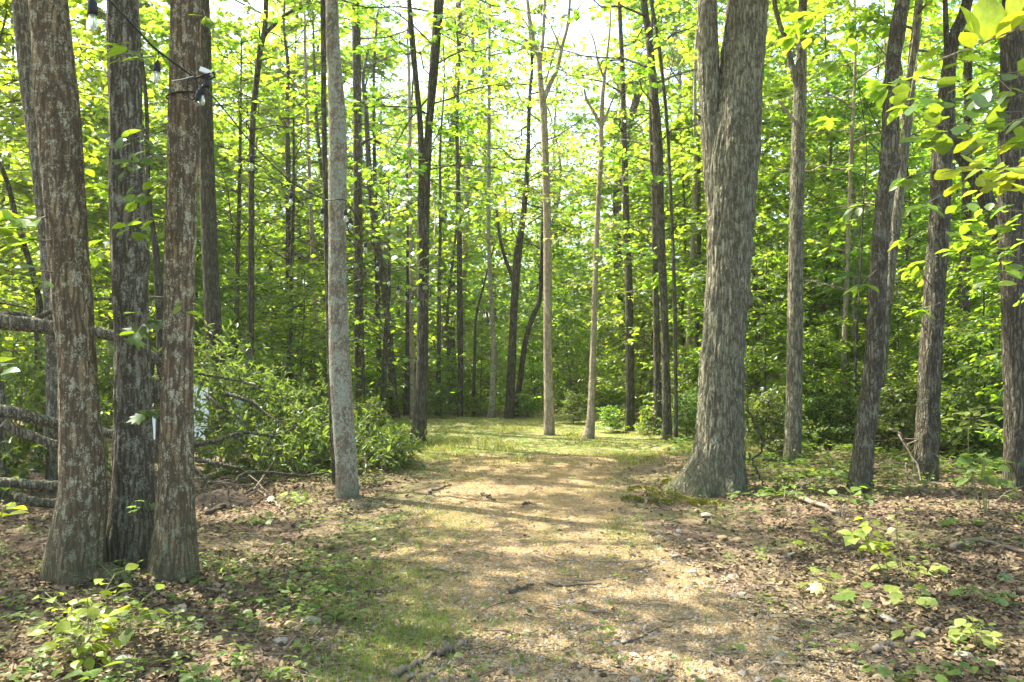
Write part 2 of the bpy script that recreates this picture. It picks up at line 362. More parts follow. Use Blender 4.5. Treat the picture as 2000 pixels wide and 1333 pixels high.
M['moss'] = rnd_mat('moss', [(0, (.12, .14, .02)), (1, (.24, .23, .03))], .95, .2, 40)
M['soil_clod'] = rnd_mat('soil_clod', [(0, (.03, .023, .016)), (1, (.07, .052, .034))], .95, 0, 25)

# ground and path
def ground_mats():
    m, nt, out = _mat('forest_soil'); c = _coord(nt)
    a = _noise(nt, c, 1.1, 4, .6); b = _noise(nt, c, 9, 5, .7); d = _noise(nt, c, 55, 3, .6)
    col = _ramp(nt, [(.3, (.085, .058, .038)), (.5, (.17, .12, .08)), (.7, (.25, .18, .12))], b)
    col = _mix(nt, _ramp(nt, [(.45, (0, 0, 0)), (.65, (1, 1, 1))], a), col, (.13, .13, .05))
    col = _mix(nt, .5, col, _ramp(nt, [(.3, (.5, .5, .5)), (.7, (1.3, 1.25, 1.2))], d), 'MULTIPLY')
    _bsdf(nt, out, col, .95, _math(nt, 'ADD', b, _math(nt, 'MULTIPLY', d, .4)), .9, .05, .1); M['soil'] = m
    m, nt, out = _mat('gravel'); c = _coord(nt)
    def vor(sc, feat):
        v = nt.nodes.new('ShaderNodeTexVoronoi'); v.inputs['Scale'].default_value = sc; v.feature = feat; nt.links.new(c, v.inputs['Vector']); return v
    v1, v2 = vor(85, 'F1'), vor(38, 'F1')
    rs = nt.nodes.new('ShaderNodeSeparateColor'); nt.links.new(v1.outputs['Color'], rs.inputs[0])
    rs2 = nt.nodes.new('ShaderNodeSeparateColor'); nt.links.new(v2.outputs['Color'], rs2.inputs[0])
    col = _ramp(nt, [(0, (.13, .09, .05)), (.35, (.27, .185, .095)), (.65, (.36, .255, .14)), (.85, (.31, .26, .2)), (.94, (.2, .2, .19)), (1, (.46, .38, .28))], rs.outputs[0])
    col2 = _ramp(nt, [(0, (.24, .165, .085)), (.6, (.37, .26, .14)), (1, (.44, .355, .25))], rs2.outputs[0])
    col = _mix(nt, _ramp(nt, [(.62, (0, 0, 0)), (.66, (1, 1, 1))], rs2.outputs[1]), col, col2)
    a = _noise(nt, c, .9, 4, .6); b = _noise(nt, c, 5, 4, .65)
    col = _mix(nt, _math(nt, 'MULTIPLY', _ramp(nt, [(.42, (0, 0, 0)), (.62, (1, 1, 1))], a), .55), col, (.20, .165, .075))
    col = _mix(nt, .6, col, _ramp(nt, [(.3, (.62, .6, .55)), (.7, (1.15, 1.12, 1.08))], b), 'MULTIPLY')
    col = _mix(nt, 1.0, col, (.90, .86, .74), 'MULTIPLY')
    h = _math(nt, 'ADD', _math(nt, 'SUBTRACT', 1.0, v1.outputs['Distance']), _math(nt, 'SUBTRACT', 1.0, v2.outputs['Distance']))
    _bsdf(nt, out, col, .92, h, .9, .014, .15); M['gravel'] = m
ground_mats()

# ------------------------------------------------------------------ ground and path
def grid(xs, ys, zf):
    X, Y = np.meshgrid(xs, ys); V = np.stack([X, Y, zf(X, Y)], -1).reshape(-1, 3); w = len(xs); h = len(ys)
    i = (np.arange(h-1)[:, None]*w + np.arange(w-1)[None]).ravel()
    return V, np.stack([i, i+1, i+w+1, i+w], -1)
xs = np.concatenate([-np.geomspace(300, 11, 24), np.linspace(-10.8, 10.8, 200), np.geomspace(11, 300, 24)])
ys = np.concatenate([-np.geomspace(120, 5, 12), np.linspace(-4.5, 2.5, 20), np.linspace(2.6, 26, 235), np.geomspace(27, 400, 40)])
V, T = grid(xs, ys, lambda x, y: gz(x, y) + (0.03 * (fbm(x*5, y*5, 2, 2) - .5)) * (path_u(x, y) > 1.0) - 0.03*(path_u(x, y) < .8))
ground = tag(obj('forest_floor', mesh('forest_floor', V, T, M['soil'], smooth=True)), kind='structure')
# gravel path: own sheet with a ragged rim that dips into the soil
us = np.linspace(-1.18, 1.18, 72); ysp = np.concatenate([np.linspace(-6, 2.5, 30), np.linspace(2.6, 16, 200)])
U, Yp = np.meshgrid(us, ysp)
Xp = np.interp(Yp, PY, PC) + U * np.interp(Yp, PY, PW) * (1 + 0.22 * (fbm(Yp*0.9, np.sign(U)*3.0, 5, 3) - .5))
e = sstep(.8, 1.18, np.abs(U) + .35 * (fbm(Xp*2.5, Yp*2.5, 9, 3) - .5))
Zp = gz(Xp, Yp) + .006 + .016 * (fbm(Xp*7, Yp*7, 6, 3) - .5) - e * .075 - .09*sstep(12.6, 15.6, Yp + 2.5*(fbm(Xp*1.5, Yp*1.5, 31, 2)-.5))
w = len(us); i = (np.arange(len(ysp)-1)[:, None]*w + np.arange(w-1)[None]).ravel()
path = tag(obj('gravel_path', mesh('gravel_path', np.stack([Xp, Yp, Zp], -1).reshape(-1, 3), np.stack([i, i+1, i+w+1, i+w], -1), M['gravel'], smooth=True)), kind='structure')

# grassy clearing at the end of the path: thin turf of straw and green
xm = np.linspace(-5.6, 6.4, 90); ym = np.linspace(10.8, 22.5, 90)
V, T = grid(xm, ym, lambda x, y: gz(x, y) + .012 - .10*(1 - sstep(.25, .7, sstep(11.6, 13.4, y + 1.2*(fbm(x*.6, y*.6, 7, 2)-.5)) * (1 - sstep(20.5, 22, y)) * (1 - sstep(3.6, 5.2, np.abs(x - .4) + 1.2*(fbm(x*.8, y*.8, 3, 2)-.5))))))
m, nt, out = _mat('turf'); c = _coord(nt)
_bsdf(nt, out, _mix(nt, _ramp(nt, [(.4, (0, 0, 0)), (.6, (1, 1, 1))], _noise(nt, c, 3, 4, .65)), _ramp(nt, [(.35, (.17, .155, .06)), (.65, (.28, .235, .12))], _noise(nt, c, 40, 3, .6)), (.11, .15, .035)), .95, _noise(nt, c, 40, 3, .6), .8, .03, .1)
tag(obj('clearing', mesh('clearing', V, T, m, smooth=True)), kind='structure')

# ------------------------------------------------------------------ trunks
def trunk_mesh(name, P, R, mat, k=72, n=200, ridge=0.012, rf=9.0, vf=1.6, flare=0.5, fh=0.28, lobes=5, lump=0.03, bias=None, base=None, seed=0, knobs=()):
    """P, R: centre line and radius from base upwards, world space; base: world origin of the thing"""
    C = catmull(np.column_stack([P, R]), n); Pc, Rc = C[:, :3], np.maximum(C[:, 3], .004)
    T = unit(np.gradient(Pc, axis=0)); A = unit(np.cross(np.array([[0., 1., 0.]]), T)); B = np.cross(T, A)
    th = np.linspace(0, 2*math.pi, k, endpoint=False)
    H = (Pc[:, 2] - Pc[0, 2])[:, None]; ct, st = np.cos(th)[None], np.sin(th)[None]
    r0 = np.mean(Rc[: max(2, n//3)])
    wob = 0.35 * (vnoise(ct*1.2 + seed, st*1.2, H*2.0) - .5)
    cw, sw = np.cos(th[None] + wob), np.sin(th[None] + wob)
    nz = vnoise(cw*rf*r0*4 + seed, sw*rf*r0*4, H*vf*2.2 + seed)
    nz2 = vnoise(cw*rf*r0*9 + seed, sw*rf*r0*9, H*vf*6 + seed)
    rd = (np.abs(2*nz - 1) * 1.0 + .45 * nz2 - .7) * ridge
    lp = (vnoise(ct*1.6 + seed, st*1.6, H*1.7 + seed) - .5) * 2 * lump
    fl = flare * np.exp(-np.maximum(H - .02, 0) / fh) * (1 + .45 * np.cos(lobes*th[None] + seed + .6*np.sin(2*th[None]+seed)))
    if bias is not None:
        fl = fl + bias[1] * np.exp(-np.maximum(H, 0) / (fh*.8)) * np.exp(-((th[None] - bias[0] + math.pi) % (2*math.pi) - math.pi)**2 / .25)
    R2 = Rc[:, None] * (1 + fl + lp) + rd * np.minimum(1, Rc[:, None]/.06)
    for (kh, ka, kr, kw) in knobs:
        dth = ((th[None] - ka + math.pi) % (2*math.pi)) - math.pi
        R2 = R2 + kr * np.exp(-((H - kh)**2 + (dth*Rc[:, None])**2) / kw**2)
    V = Pc[:, None] + R2[..., None] * (ct[..., None]*A[:, None] + st[..., None]*B[:, None])
    V = V.reshape(-1, 3) - np.asarray(base); i = (np.arange(n-1)[:, None]*k); j = np.arange(k)[None]; j2 = (j+1) % k
    q = np.stack([i+j, i+j2, i+k+j2, i+k+j], -1).reshape(-1, 4)
    return mesh(name, V, q, mat, smooth=True)

def px_trunk(pts, d, base, dtop=0.0, top=None, rtop=.4, sink=.18):
    """pts: (px, py, width px) from the base upwards at distance d; returns line and radii, prolonged to height top"""
    P, R = [], []
    for q in pts:
        dd = d + (dtop * (pts[0][1] - q[1]) / 1000.0)
        P.append(W(q[0], q[1], dd)); R.append(q[2] / 2 / F * dd / math.sqrt(1 + ((q[0]-1000)/F)**2))
    P, R = np.array(P), np.array(R)
    P = np.vstack([P[0] - [0, 0, sink], P]); R = np.concatenate([[R[0]], R])
    if P[1, 2] > base[2]:                                     # foot not in view: go straight down to the ground
        P[0] = [P[1, 0] + (base[0]-P[1, 0]), P[1, 1], base[2] - sink]
    if top is not None and top > P[-1, 2] + .5:
        d_ = unit(P[-1] - P[max(0, len(P)-3)]); d_ = unit(d_ * .5 + np.array([0, 0, .6]))
        h = (top - P[-1, 2]) / d_[2]
        for s, f in ((.35, 1 - .35*(1-rtop)), (.7, 1 - .7*(1-rtop)), (1, rtop)):
            P = np.vstack([P, P[-1] if False else P[len(pts)] + d_ * h * s + np.array([math.sin(s*5+base[0]), math.cos(s*4+base[1]), 0]) * .12 * s]); R = np.append(R, R[len(pts)] * f)
    return P, R

# ------------------------------------------------------------------ crowns
def crown_parts(rng, axis, z0, z1, Rm, nl, leaf, sub=9, per=9, elev=(5, 35), tm=LEAF_R, prof='oval', flat=.45, droop=.15, lr=.02, gap=.15, twigs=True, k=4):
    """axis(z) -> xy of the stem; returns bag of limbs (material 0) and leaves (material 1)"""
    bag = Bag(); LP, LD, LN, LS = [], [], [], []
    az = rng.uniform(0, 6.28)
    for i in range(nl):
        u = (i + rng.uniform(.1, .9)) / nl; h = z0 + (z1 - z0) * u; az += 2.4 + rng.uniform(-.5, .5)
        if prof == 'oval': pr = math.sin(math.pi * (0.12 + .85*u)) ** .7
        elif prof == 'wide': pr = 1.0 - .55 * u
        else: pr = .55 + .45 * u if u < .7 else (1 - u) / .3 * .8 + .2
        L = Rm * pr * rng.uniform(.4, 1.15)
        if L < .2: continue
        el = math.radians(rng.uniform(*elev)) + (.5 * max(0, u - .6))
        d = np.array([math.cos(az), math.sin(az), 0]); t = np.linspace(0, 1, 7)[:, None]
        b0 = np.array([*axis(h), h]); sw = np.array([-d[1], d[0], 0]) * rng.uniform(-.25, .25) * L
        pts = b0 + d*L*t*math.cos(el) + np.array([0, 0, 1])*(math.sin(el)*L*t - droop*L*t*t) + sw*t*t
        pts[1:-1] += rng.normal(0, .025*L, (5, 3))
        bag.add(*tube(pts, np.linspace(lr*(.5 + .5*L/Rm), .004, 7), k, False), 0, rng.random())
        tang = unit(pts[-1] - pts[0])
        for s in range(sub):
            if rng.random() < gap: continue
            ts = .18 + .82 * (s + rng.random()) / sub; sp = np.array([np.interp(ts, t[:, 0], pts[:, c]) for c in range(3)])
            side = 1 if s % 2 else -1; a = side * math.radians(rng.uniform(30, 75)); 
            if s == sub-1: a *= .2
            sd = np.array([tang[0]*math.cos(a) - tang[1]*math.sin(a), tang[0]*math.sin(a) + tang[1]*math.cos(a), rng.uniform(-.4, .5)]); sd = unit(sd)
            sl = L * rng.uniform(.25, .5) * (1.15 - .65*ts) + leaf
            if twigs: bag.add(*tube(np.array([sp, sp + sd*sl*.55 + [0, 0, .02*sl], sp + sd*sl - [0, 0, .06*sl]]), [.008, .005, .002], 3, False), 0, rng.random())
            m = max(3, int(per * rng.uniform(.6, 1.3))); tt = (np.arange(m) + rng.random(m)) / m
            pp = sp + sd*(sl*(.1 + .9*tt))[:, None]; pp[:, 2] -= .06*sl*tt*tt
            sg = np.where(np.arange(m) % 2, 1, -1); aa = sg * np.radians(rng.uniform(25, 80, m)) * (1 - .7*(tt > .9))
            dd = np.stack([sd[0]*np.cos(aa) - sd[1]*np.sin(aa), sd[0]*np.sin(aa) + sd[1]*np.cos(aa), rng.uniform(-.9, .25, m)], -1)
            nn = np.stack([rng.normal(0, flat, m), rng.normal(0, flat, m), np.ones(m)], -1)
            pp += rng.normal(0, .25*leaf, (m, 3))
            LP.append(pp); LD.append(dd); LN.append(nn); LS.append(leaf * rng.uniform(.6, 1.15, m))
    return bag, np.concatenate(LP), np.concatenate(LD), np.concatenate(LN), np.concatenate(LS)

# sun flecks of the photograph: ground spots kept sunny by removing crown leaves above (x, y, rx, ry)
FLECK = []
for px, py, rx, ry in ((930, 852, 2.6, 2.6), (900, 832, 2.4, 2.2), (1040, 836, 2.4, 2.2), (1090, 862, 2.2, 2.2), (1220, 876, 1.8, 1.2), (850, 840, 1.5, 2.0), (1010, 957, .9, .35), (920, 1028, .4, .18), (1100, 1018, .4, .16), (1190, 1050, .6, .16),
                       (1150, 1078, .9, .2), (1400, 1110, .6, .25), (1520, 1140, .9, .35), (1660, 1190, .6, .3), (540, 1005, .75, .3), (640, 1040, .3, .2), (270, 1255, .4, .2), (1700, 1040, .35, .25),
                       (1560, 890, 1.0, .8), (1900, 985, .6, .4), (1300, 1160, .35, .12), (1750, 1120, .3, .2), (90, 960, .4, .3), (600, 950, .5, .4), (1400, 1230, .25, .08), (250, 1160, .3, .2), (1290, 935, .4, .4)):
    g = G(px, py); FLECK.append((g[0], g[1], rx, ry))
for px, py, d, r in ((190, 1225, 4.4, .75), (1720, 1080, 5.7, .5), (1660, 1100, 5.4, .3), (1900, 1240, 4.4, .25), (1600, 600, 14, 1.1), (1500, 700, 14, 1.0), (1750, 450, 12.5, 1.1), (1900, 700, 11.5, 1.0), (1660, 800, 13, 1.0), (1680, 160, 7.2, .8), (1790, 400, 6.5, .6), (1950, 440, 4.8, .5), (1930, 60, 1.8, .3), (1900, 330, 3.3, .35),
                     (1850, 200, 3.4, .3), (560, 500, 17, 1.3), (450, 300, 16, 1.3), (760, 430, 15.5, 1.1), (920, 400, 15.5, 1.0), (240, 330, 5.8, .4), (60, 440, 5, .5), (130, 740, 9.6, 1.1), (60, 820, 9, .8), (560, 840, 11, 1.0), (470, 800, 11.3, 1.0), (580, 960, 8.8, .4), (730, 910, 10.5, .5), (1070, 600, 16, .5), (1070, 750, 16, .5), (1160, 650, 15.8, .6), (1300, 650, 14.6, .5), (1545, 800, 11.6, .4), (1070, 350, 16, .4), (20, 970, 3.3, .2), (20, 710, 3.8, .3), (1640, 700, 14, .6), (1480, 500, 14, .8)):
    p_ = W(px, py, d); q_ = p_ - SUN*(p_[2]/SUN[2]); FLECK.append((q_[0], q_[1], r, r))
FLECK = np.array(FLECK)
def open_to_sun(P, soft=1.0):
    q = P - SUN[None] * (P[:, 2:3] / SUN[2])
    d = np.min(((q[:, None, 0] - FLECK[None, :, 0])/FLECK[None, :, 2])**2 + ((q[:, None, 1] - FLECK[None, :, 1])/FLECK[None, :, 3])**2, 1)
    return d < soft

def crown(name, root, rng, axis, z0, z1, Rm, nl, leaf, mats, prune=False, tm=LEAF_R, keep=1.0, **kw):
    bag, P, D, Nn, S = crown_parts(rng, axis, z0, z1, Rm, nl, leaf, tm=tm, **kw)
    off = np.array(root.location)
    sel = rng.random(len(P)) < keep
    if prune: sel &= ~(open_to_sun(P + off) & (rng.random(len(P)) < float(prune)))
    P, D, Nn, S = P[sel], D[sel], Nn[sel], S[sel]
    V, T = leaves(tm, P, D, Nn, S); bag.add(V, T, 1, np.repeat(rng.random(len(P)), len(tm[0])))
    o = obj(name, bag.mesh(name, mats), root); return o

def axis_of(P, base):
    P = np.asarray(P) - np.asarray(base)
    return lambda z: (np.interp(z, P[:, 2], P[:, 0]), np.interp(z, P[:, 2], P[:, 1]))

TREES = {}
def tree(key, label, pts, mat, d=None, foot=None, top=12, dtop=0.0, k=40, n=120, crn=None, name='forest_tree', cat='tree', group=None, leafmat='leaf_maple', **kw):
    """one tree from its pixel outline; crn = dict for crown_parts"""
    if d is None:
        base = G(pts[0][0], pts[0][1]); d = base[1]
    else:
        p = W(foot if foot is not None else pts[0][0], pts[0][1], d); base = onground(p[0], p[1])
    root = thing(name, label, cat, base, group)
    P, R = px_trunk(pts, d, base, dtop, top)
    tr = obj('trunk', trunk_mesh('trunk', P, R, M[mat], k, n, base=base, seed=len(TREES)*3.7, **kw), root)
    TREES[key] = (root, P, R, base, d)
    if crn:
        c = dict(crn); rng = np.random.default_rng(100 + len(TREES))
        crown('crown', root, rng, axis_of(P, base), c.pop('z0'), c.pop('z1'), c.pop('R'), c.pop('nl'), c.pop('leaf', .13), [M[mat], M[leafmat]], **c)
    return root
def stem(key, pts, mat, dtop=0.0, top=None, k=32, n=90, name='stem', start=0.0, **kw):
    root, P0, R0, base, d = TREES[key]
    P, R = [], []
    for q in pts:
        P.append(W(q[0], q[1], d + dtop*(pts[0][1]-q[1])/1000)); R.append(q[2]/2/F*d/math.sqrt(1 + ((q[0]-1000)/F)**2))
    P, R = np.array(P), np.array(R)
    if top is not None:
        dr = unit(unit(P[-1]-P[-2])*.6 + np.array([0, 0, .6])); h = max((top + base[2] - P[-1, 2]), .3)/max(dr[2], .3)
        P = np.vstack([P, P[-1]+dr*h*.5, P[-1]+dr*h]); R = np.append(R, [R[-1]*.7, R[-1]*.35])
    kw.setdefault('flare', 0.0); kw.setdefault('ridge', .006)
    return obj(name, trunk_mesh(name, P, R, M[mat], k, n, base=base, seed=P[0, 0], **kw), root)

CAN = dict(z0=7.0, z1=14, R=4.2, nl=30, leaf=.18, sub=12, per=14, elev=(10, 45), prof='oval', prune=True, lr=.04)
# the triple-trunked oak on the left: one stool, three trunks
baseA = onground(*(G(235, 1120)[:2])); rootA = thing('oak_tree', 'triple-trunked oak of brown bark blotched with pale lichen, string lights tied to it', 'tree', baseA)
dA = G(150, 1128)[1]
trA = []
for pts, mat, dd, fl, bi, sd in (
        ([(155, 1125, 104), (160, 1000, 96), (162, 950, 92), (150, 700, 79), (131, 450, 82), (116, 250, 88), (95, 0, 79), (88, -120, 77)], 'bark_lichen', dA, .42, (3.3, .35), 1.0),
        ([(258, 1062, 88), (261, 950, 84), (258, 700, 72), (251, 450, 74), (246, 250, 69), (240, 0, 67), (238, -120, 65)], 'bark_mid', dA + .32, .38, None, 5.0),
        ([(338, 1122, 80), (343, 950, 71), (348, 700, 62), (353, 450, 62), (360, 250, 64), (363, 0, 62), (366, -120, 60)], 'bark_lichen', G(338, 1128)[1], .42, (0.1, .25), 9.0)):
    P, R = px_trunk(pts, dd, baseA, 0.0, 13.0)
    trA.append((P, R))
    obj('trunk', trunk_mesh('trunk', P, R, M[mat], 96, 260, ridge=.012, rf=11, vf=1.3, flare=fl, fh=.34, lump=.035, bias=bi, base=baseA, seed=sd,
                            knobs=((2.6, 5.3, .02, .12),) if sd == 9.0 else ((2.45, 5.9, .035, .10), (1.0, 5.0, .02, .1)) if sd == 5.0 else ((2.1, 4.9, .015, .2),)), rootA)
TREES['A'] = (rootA, trA[1][0], trA[1][1], baseA, dA)
crown('crown', rootA, np.random.default_rng(5), axis_of(trA[1][0], baseA), 6.5, 14.0, 4.6, 34, .17, [M['bark_mid'], M['leaf_canopy']], True, sub=12, per=14, elev=(10, 45), lr=.05)

# the big double-stemmed oak on the right
tree('R', 'massive grey-barked oak with flared mossy foot, forking overhead, right of the path',
     [(1398, 958, 112), (1404, 900, 96), (1407, 850, 90), (1411, 700, 86), (1420, 560, 86), (1427, 450, 91), (1430, 330, 104), (1437, 240, 104), (1447, 150, 90), (1461, 0, 82), (1470, -110, 80)], 'bark_oak',
     top=15, k=150, n=320, ridge=.036, rf=8, vf=1.5, flare=.42, fh=.34, lobes=4, lump=.03, bias=(3.1, 1.35), knobs=((2.53, 6.1, .06, .10), (3.15, 5.9, .04, .06)), name='oak_tree',
     crn=dict(CAN, z0=7, z1=15, R=5.0, nl=36), leafmat='leaf_canopy')
stem('R', [(1414, 470, 40), (1402, 380, 50), (1396, 300, 50), (1388, 210, 44), (1384, 100, 40), (1381, 0, 39), (1379, -110, 38)], 'bark_oak', k=80, n=160, top=13, ridge=.016, rf=9, vf=1.5, knobs=((2.05, 3.0, .03, .07),))
stem('R', [(1383, 250, 8), (1372, 236, 6), (1364, 226, 5), (1356, 222, 3)], 'bark_dark', k=8, n=14, name='twig')

# slim smooth grey tree left of the path, with its thin companion
tree('F', 'slim smooth grey tree with the string lights strapped round it', [(678, 972, 46), (677, 920, 43), (672, 850, 43), (663, 700, 41), (660, 600, 38), (659, 450, 35), (659, 250, 35), (651, 100, 28), (648, 0, 25), (646, -100, 24)], 'bark_smooth',
     k=72, n=220, ridge=.004, rf=16, vf=5, flare=.3, fh=.12, lump=.05, knobs=((1.35, 5.2, .02, .04), (2.4, 4.3, .012, .03), (.75, 4.9, .012, .05), (3.1, 4.8, .012, .03)), top=12, crn=dict(CAN, z0=7, z1=12, R=3, nl=18, lr=.03), leafmat='leaf_canopy', name='slim_tree')
tree('F2', 'thin dark sapling pressed against the back of the smooth grey trunk', [(655, 948, 13), (650, 850, 12), (644, 700, 11), (637, 450, 10), (633, 250, 11), (631, 0, 11), (630, -60, 11)], 'bark_brown', k=24, n=90, ridge=.004, top=9, flare=.3, fh=.1, name='thin_tree')

OPENC = dict(prune=True, sub=11, per=12, elev=(0, 35), prof='oval', lr=.025)
tree('B', 'dark furrowed tree standing behind the fallen branches, beside the triple oak', [(432, 850, 44), (426, 760, 40), (420, 700, 35), (408, 450, 32), (402, 250, 30), (396, 0, 28), (394, -60, 27)], 'bark_dark', d=13.5, k=48, ridge=.012, top=14, crn=dict(CAN, z0=8, z1=14, R=4, nl=22), leafmat='leaf_canopy')
tree('C', 'thin dark tree forking high up, rising from the tarp behind the fallen crown', [(488, 800, 16), (489, 700, 15), (491, 450, 12), (493, 250, 12), (508, 100, 12), (517, 60, 11), (521, -30, 9)], 'bark_dark', d=15.0, k=24, n=80, ridge=.006, top=12, crn=dict(prune=True, z0=5.2, z1=12, R=3.2, nl=18, leaf=.14, sub=9, per=9, prof='oval'))
stem('C', [(513, 72, 9), (540, 45, 7), (570, 22, 6), (606, 14, 4)], 'bark_dark', k=10, n=20, name='branch')
tree('D', 'dark stub-like trunk half hidden by maple leaves beyond the tarp', [(567, 800, 15), (566, 700, 14), (565, 580, 13), (563, 400, 11), (561, 200, 9)], 'bark_dark', d=20.0, k=20, n=60, top=11)
tree('E', 'pale pinkish thin trunk behind the fallen crown', [(621, 800, 10), (619, 700, 10), (613, 560, 9), (608, 430, 8), (602, 280, 7), (596, 100, 6)], 'bark_pale', d=19.0, k=18, n=60, top=12)
tree('G', 'straight brown-grey tree close behind the smooth grey one', [(705, 838, 24), (703, 760, 21), (702, 700, 20), (699, 450, 18), (698, 250, 17), (695, 0, 17), (693, -70, 16)], 'bark_brown', k=36, n=120, ridge=.008, top=13, crn=dict(prune=True, z0=7.2, z1=13, R=3.4, nl=20, leaf=.15), name='straight_tree')
stem('G', [(704, 285, 6), (722, 272, 6), (745, 283, 5), (790, 320, 4), (840, 352, 3), (880, 372, 2)], 'bark_brown', k=8, n=26, name='branch')
tree('H', 'dark forked tree standing at the left edge of the grassy clearing', [(817, 872, 37), (819, 835, 30), (822, 780, 25), (825, 700, 23), (827, 450, 24), (829, 360, 24), (838, 250, 15), (846, 150, 18), (858, 0, 19), (864, -70, 18)], 'bark_dark', k=48, n=170, ridge=.01, flare=.12, fh=.2, top=13, crn=dict(prune=.8, z0=4.4, z1=13, R=3.4, nl=34, leaf=.15, sub=10, per=10, elev=(-15, 45), tm=LEAF_M), name='dark_forked_tree')
stem('H', [(825, 380, 14), (821, 250, 12), (815, 180, 11), (806, 90, 12), (799, 0, 9), (796, -60, 8)], 'bark_dark', top=10)
tree('I', 'brown trunk leaning left at the far edge of the clearing', [(770, 812, 18), (763, 700, 15), (755, 600, 14), (733, 450, 13), (722, 350, 11), (714, 200, 9)], 'bark_brown', d=20.5, k=24, n=80, top=10, crn=dict(OPENC, z0=4.5, z1=10, R=2.6, nl=14, leaf=.13), name='leaning_tree')
tree('J', 'pale slender trunk just behind the dark forked tree', [(806, 800, 10), (804, 650, 9), (803, 520, 8), (801, 350, 7), (799, 150, 6)], 'bark_pale', d=20.0, k=18, n=60, top=12, name='slender_tree')
tree('K1', 'straight dark slender trunk left of the leaning brown one', [(741, 800, 12), (740, 700, 11), (738, 590, 10), (734, 430, 9)], 'bark_dark', d=23.0, k=16, n=50, top=12, name='slender_tree')
tree('K2', 'short dark trunk behind the foot of the dark forked tree', [(794, 808, 11), (796, 720, 11), (797, 600, 9), (798, 450, 8)], 'bark_dark', d=22.0, k=16, n=50, top=10, name='slender_tree')
tree('K3', 'thin grey-brown trunk at the back of the clearing, leaves round its middle', [(856, 812, 9), (857, 700, 9), (858, 560, 7), (860, 420, 6)], 'bark_brown', d=21.5, k=16, n=50, top=11, name='slender_tree')
tree('K4', 'knotty dark trunk with side shoots at the back of the clearing', [(898, 815, 11), (899, 700, 11), (898, 600, 12), (897, 460, 10), (893, 300, 8)], 'bark_dark', d=21.0, k=16, n=50, top=11, lump=.09, name='slender_tree')
tree('K5', 'spindly dark sapling between the knotty trunk and the pale pole tree', [(924, 808, 6), (927, 700, 6), (930, 620, 5), (944, 560, 4), (960, 500, 3)], 'bark_dark', d=21.0, k=12, n=40, top=5, name='sapling')
tree('L', 'tall pale pole-like tree at the back of the clearing', [(960, 815, 13), (965, 700, 11), (960, 600, 9), (954, 450, 8), (955, 250, 7), (956, 60, 6)], 'bark_smooth', d=20.5, k=20, n=80, top=14, crn=dict(OPENC, z0=7.5, z1=14, R=2.0, nl=14, leaf=.13, keep=.8), name='pole_tree')
tree('M1', 'dark tree leaning right at the back of the clearing, thin left fork', [(995, 815, 18), (999, 720, 17), (1004, 600, 15), (1011, 500, 16), (1021, 430, 12), (1030, 330, 9), (1034, 200, 7)], 'bark_dark', d=20.5, k=24, n=80, top=11, ridge=.008, crn=dict(OPENC, z0=4.0, z1=11, R=3.0, nl=16, leaf=.13), name='leaning_tree')
stem('M1', [(1006, 560, 10), (996, 530, 8), (985, 500, 7), (974, 450, 6), (968, 380, 4)], 'bark_dark', k=14, n=40)
tree('M2', 'crooked dark tree bowing right beside the dark leaning one', [(1006, 812, 11), (1016, 740, 11), (1026, 670, 11), (1040, 620, 10), (1054, 585, 9), (1058, 500, 8), (1061, 400, 6)], 'bark_dark', d=21.0, k=20, n=70, top=9, crn=dict(OPENC, z0=3.8, z1=9, R=2.2, nl=12, leaf=.13), name='crooked_tree')
tree('N', 'tall pale straight tree with a bare forked top, in the sunlit clearing', [(1073, 851, 22), (1072, 780, 19), (1070, 700, 17), (1069, 450, 16), (1063, 250, 14), (1060, 190, 14)], 'bark_pale', k=36, n=150, ridge=.004, rf=16, vf=4, flare=.08, fh=.15, top=None, name='bare_topped_tree')
stem('N', [(1060, 210, 13), (1055, 150, 11), (1052, 115, 10), (1040, 70, 8), (1030, 0, 6), (1026, -60, 4)], 'bark_pale', k=20, n=60, name='stem')
stem('N', [(1053, 125, 8), (1060, 80, 7), (1064, 0, 6), (1066, -70, 4)], 'bark_pale', k=16, n=40, name='stem')
stem('N', [(1064, 190, 10), (1074, 165, 9), (1088, 135, 8), (1098, 90, 7), (1110, 40, 6), (1116, -50, 4)], 'bark_pale', k=20, n=60, name='stem')
for bp in ([(1047, 100, 5), (1030, 80, 4), (1005, 65, 3), (962, 55, 2)], [(1107, 55, 4), (1124, 25, 3), (1142, 0, 2), (1160, -20, 1.5)], [(1055, 378, 4), (1040, 368, 3), (1032, 366, 2)], [(1064, 300, 3), (1052, 284, 2)], [(1072, 345, 3), (1095, 310, 2), (1108, 280, 1.5)],
           [(1096, 100, 4), (1080, 60, 3), (1060, 20, 2)], [(1036, 60, 3), (1015, 25, 2), (1000, -10, 1.5)], [(1066, 160, 4), (1085, 90, 3), (1098, 50, 2)]):
    stem('N', bp, 'bark_pale', k=7, n=16, name='branch', ridge=0.0)
tree('O', 'tan thin tree with a twice-forked top and a bent foot, right in the clearing', [(1148, 858, 26), (1154, 820, 17), (1158, 700, 12), (1166, 450, 10), (1174, 300, 10), (1174, 250, 9)], 'bark_pale', k=28, n=120, ridge=.004, top=None, flare=.12, fh=.12, name='forked_tree')
for bp in ([(1174, 260, 9), (1177, 190, 8), (1182, 140, 6), (1190, 70, 4), (1193, 20, 3)], [(1175, 250, 8), (1160, 220, 6), (1146, 195, 5), (1141, 175, 4)], [(1175, 250, 6), (1186, 222, 4), (1200, 188, 3), (1215, 178, 2)], [(1178, 150, 5), (1168, 120, 4), (1160, 80, 3), (1150, 58, 2)]):
    stem('O', bp, 'bark_pale', k=10, n=30, name='stem', ridge=0.0)
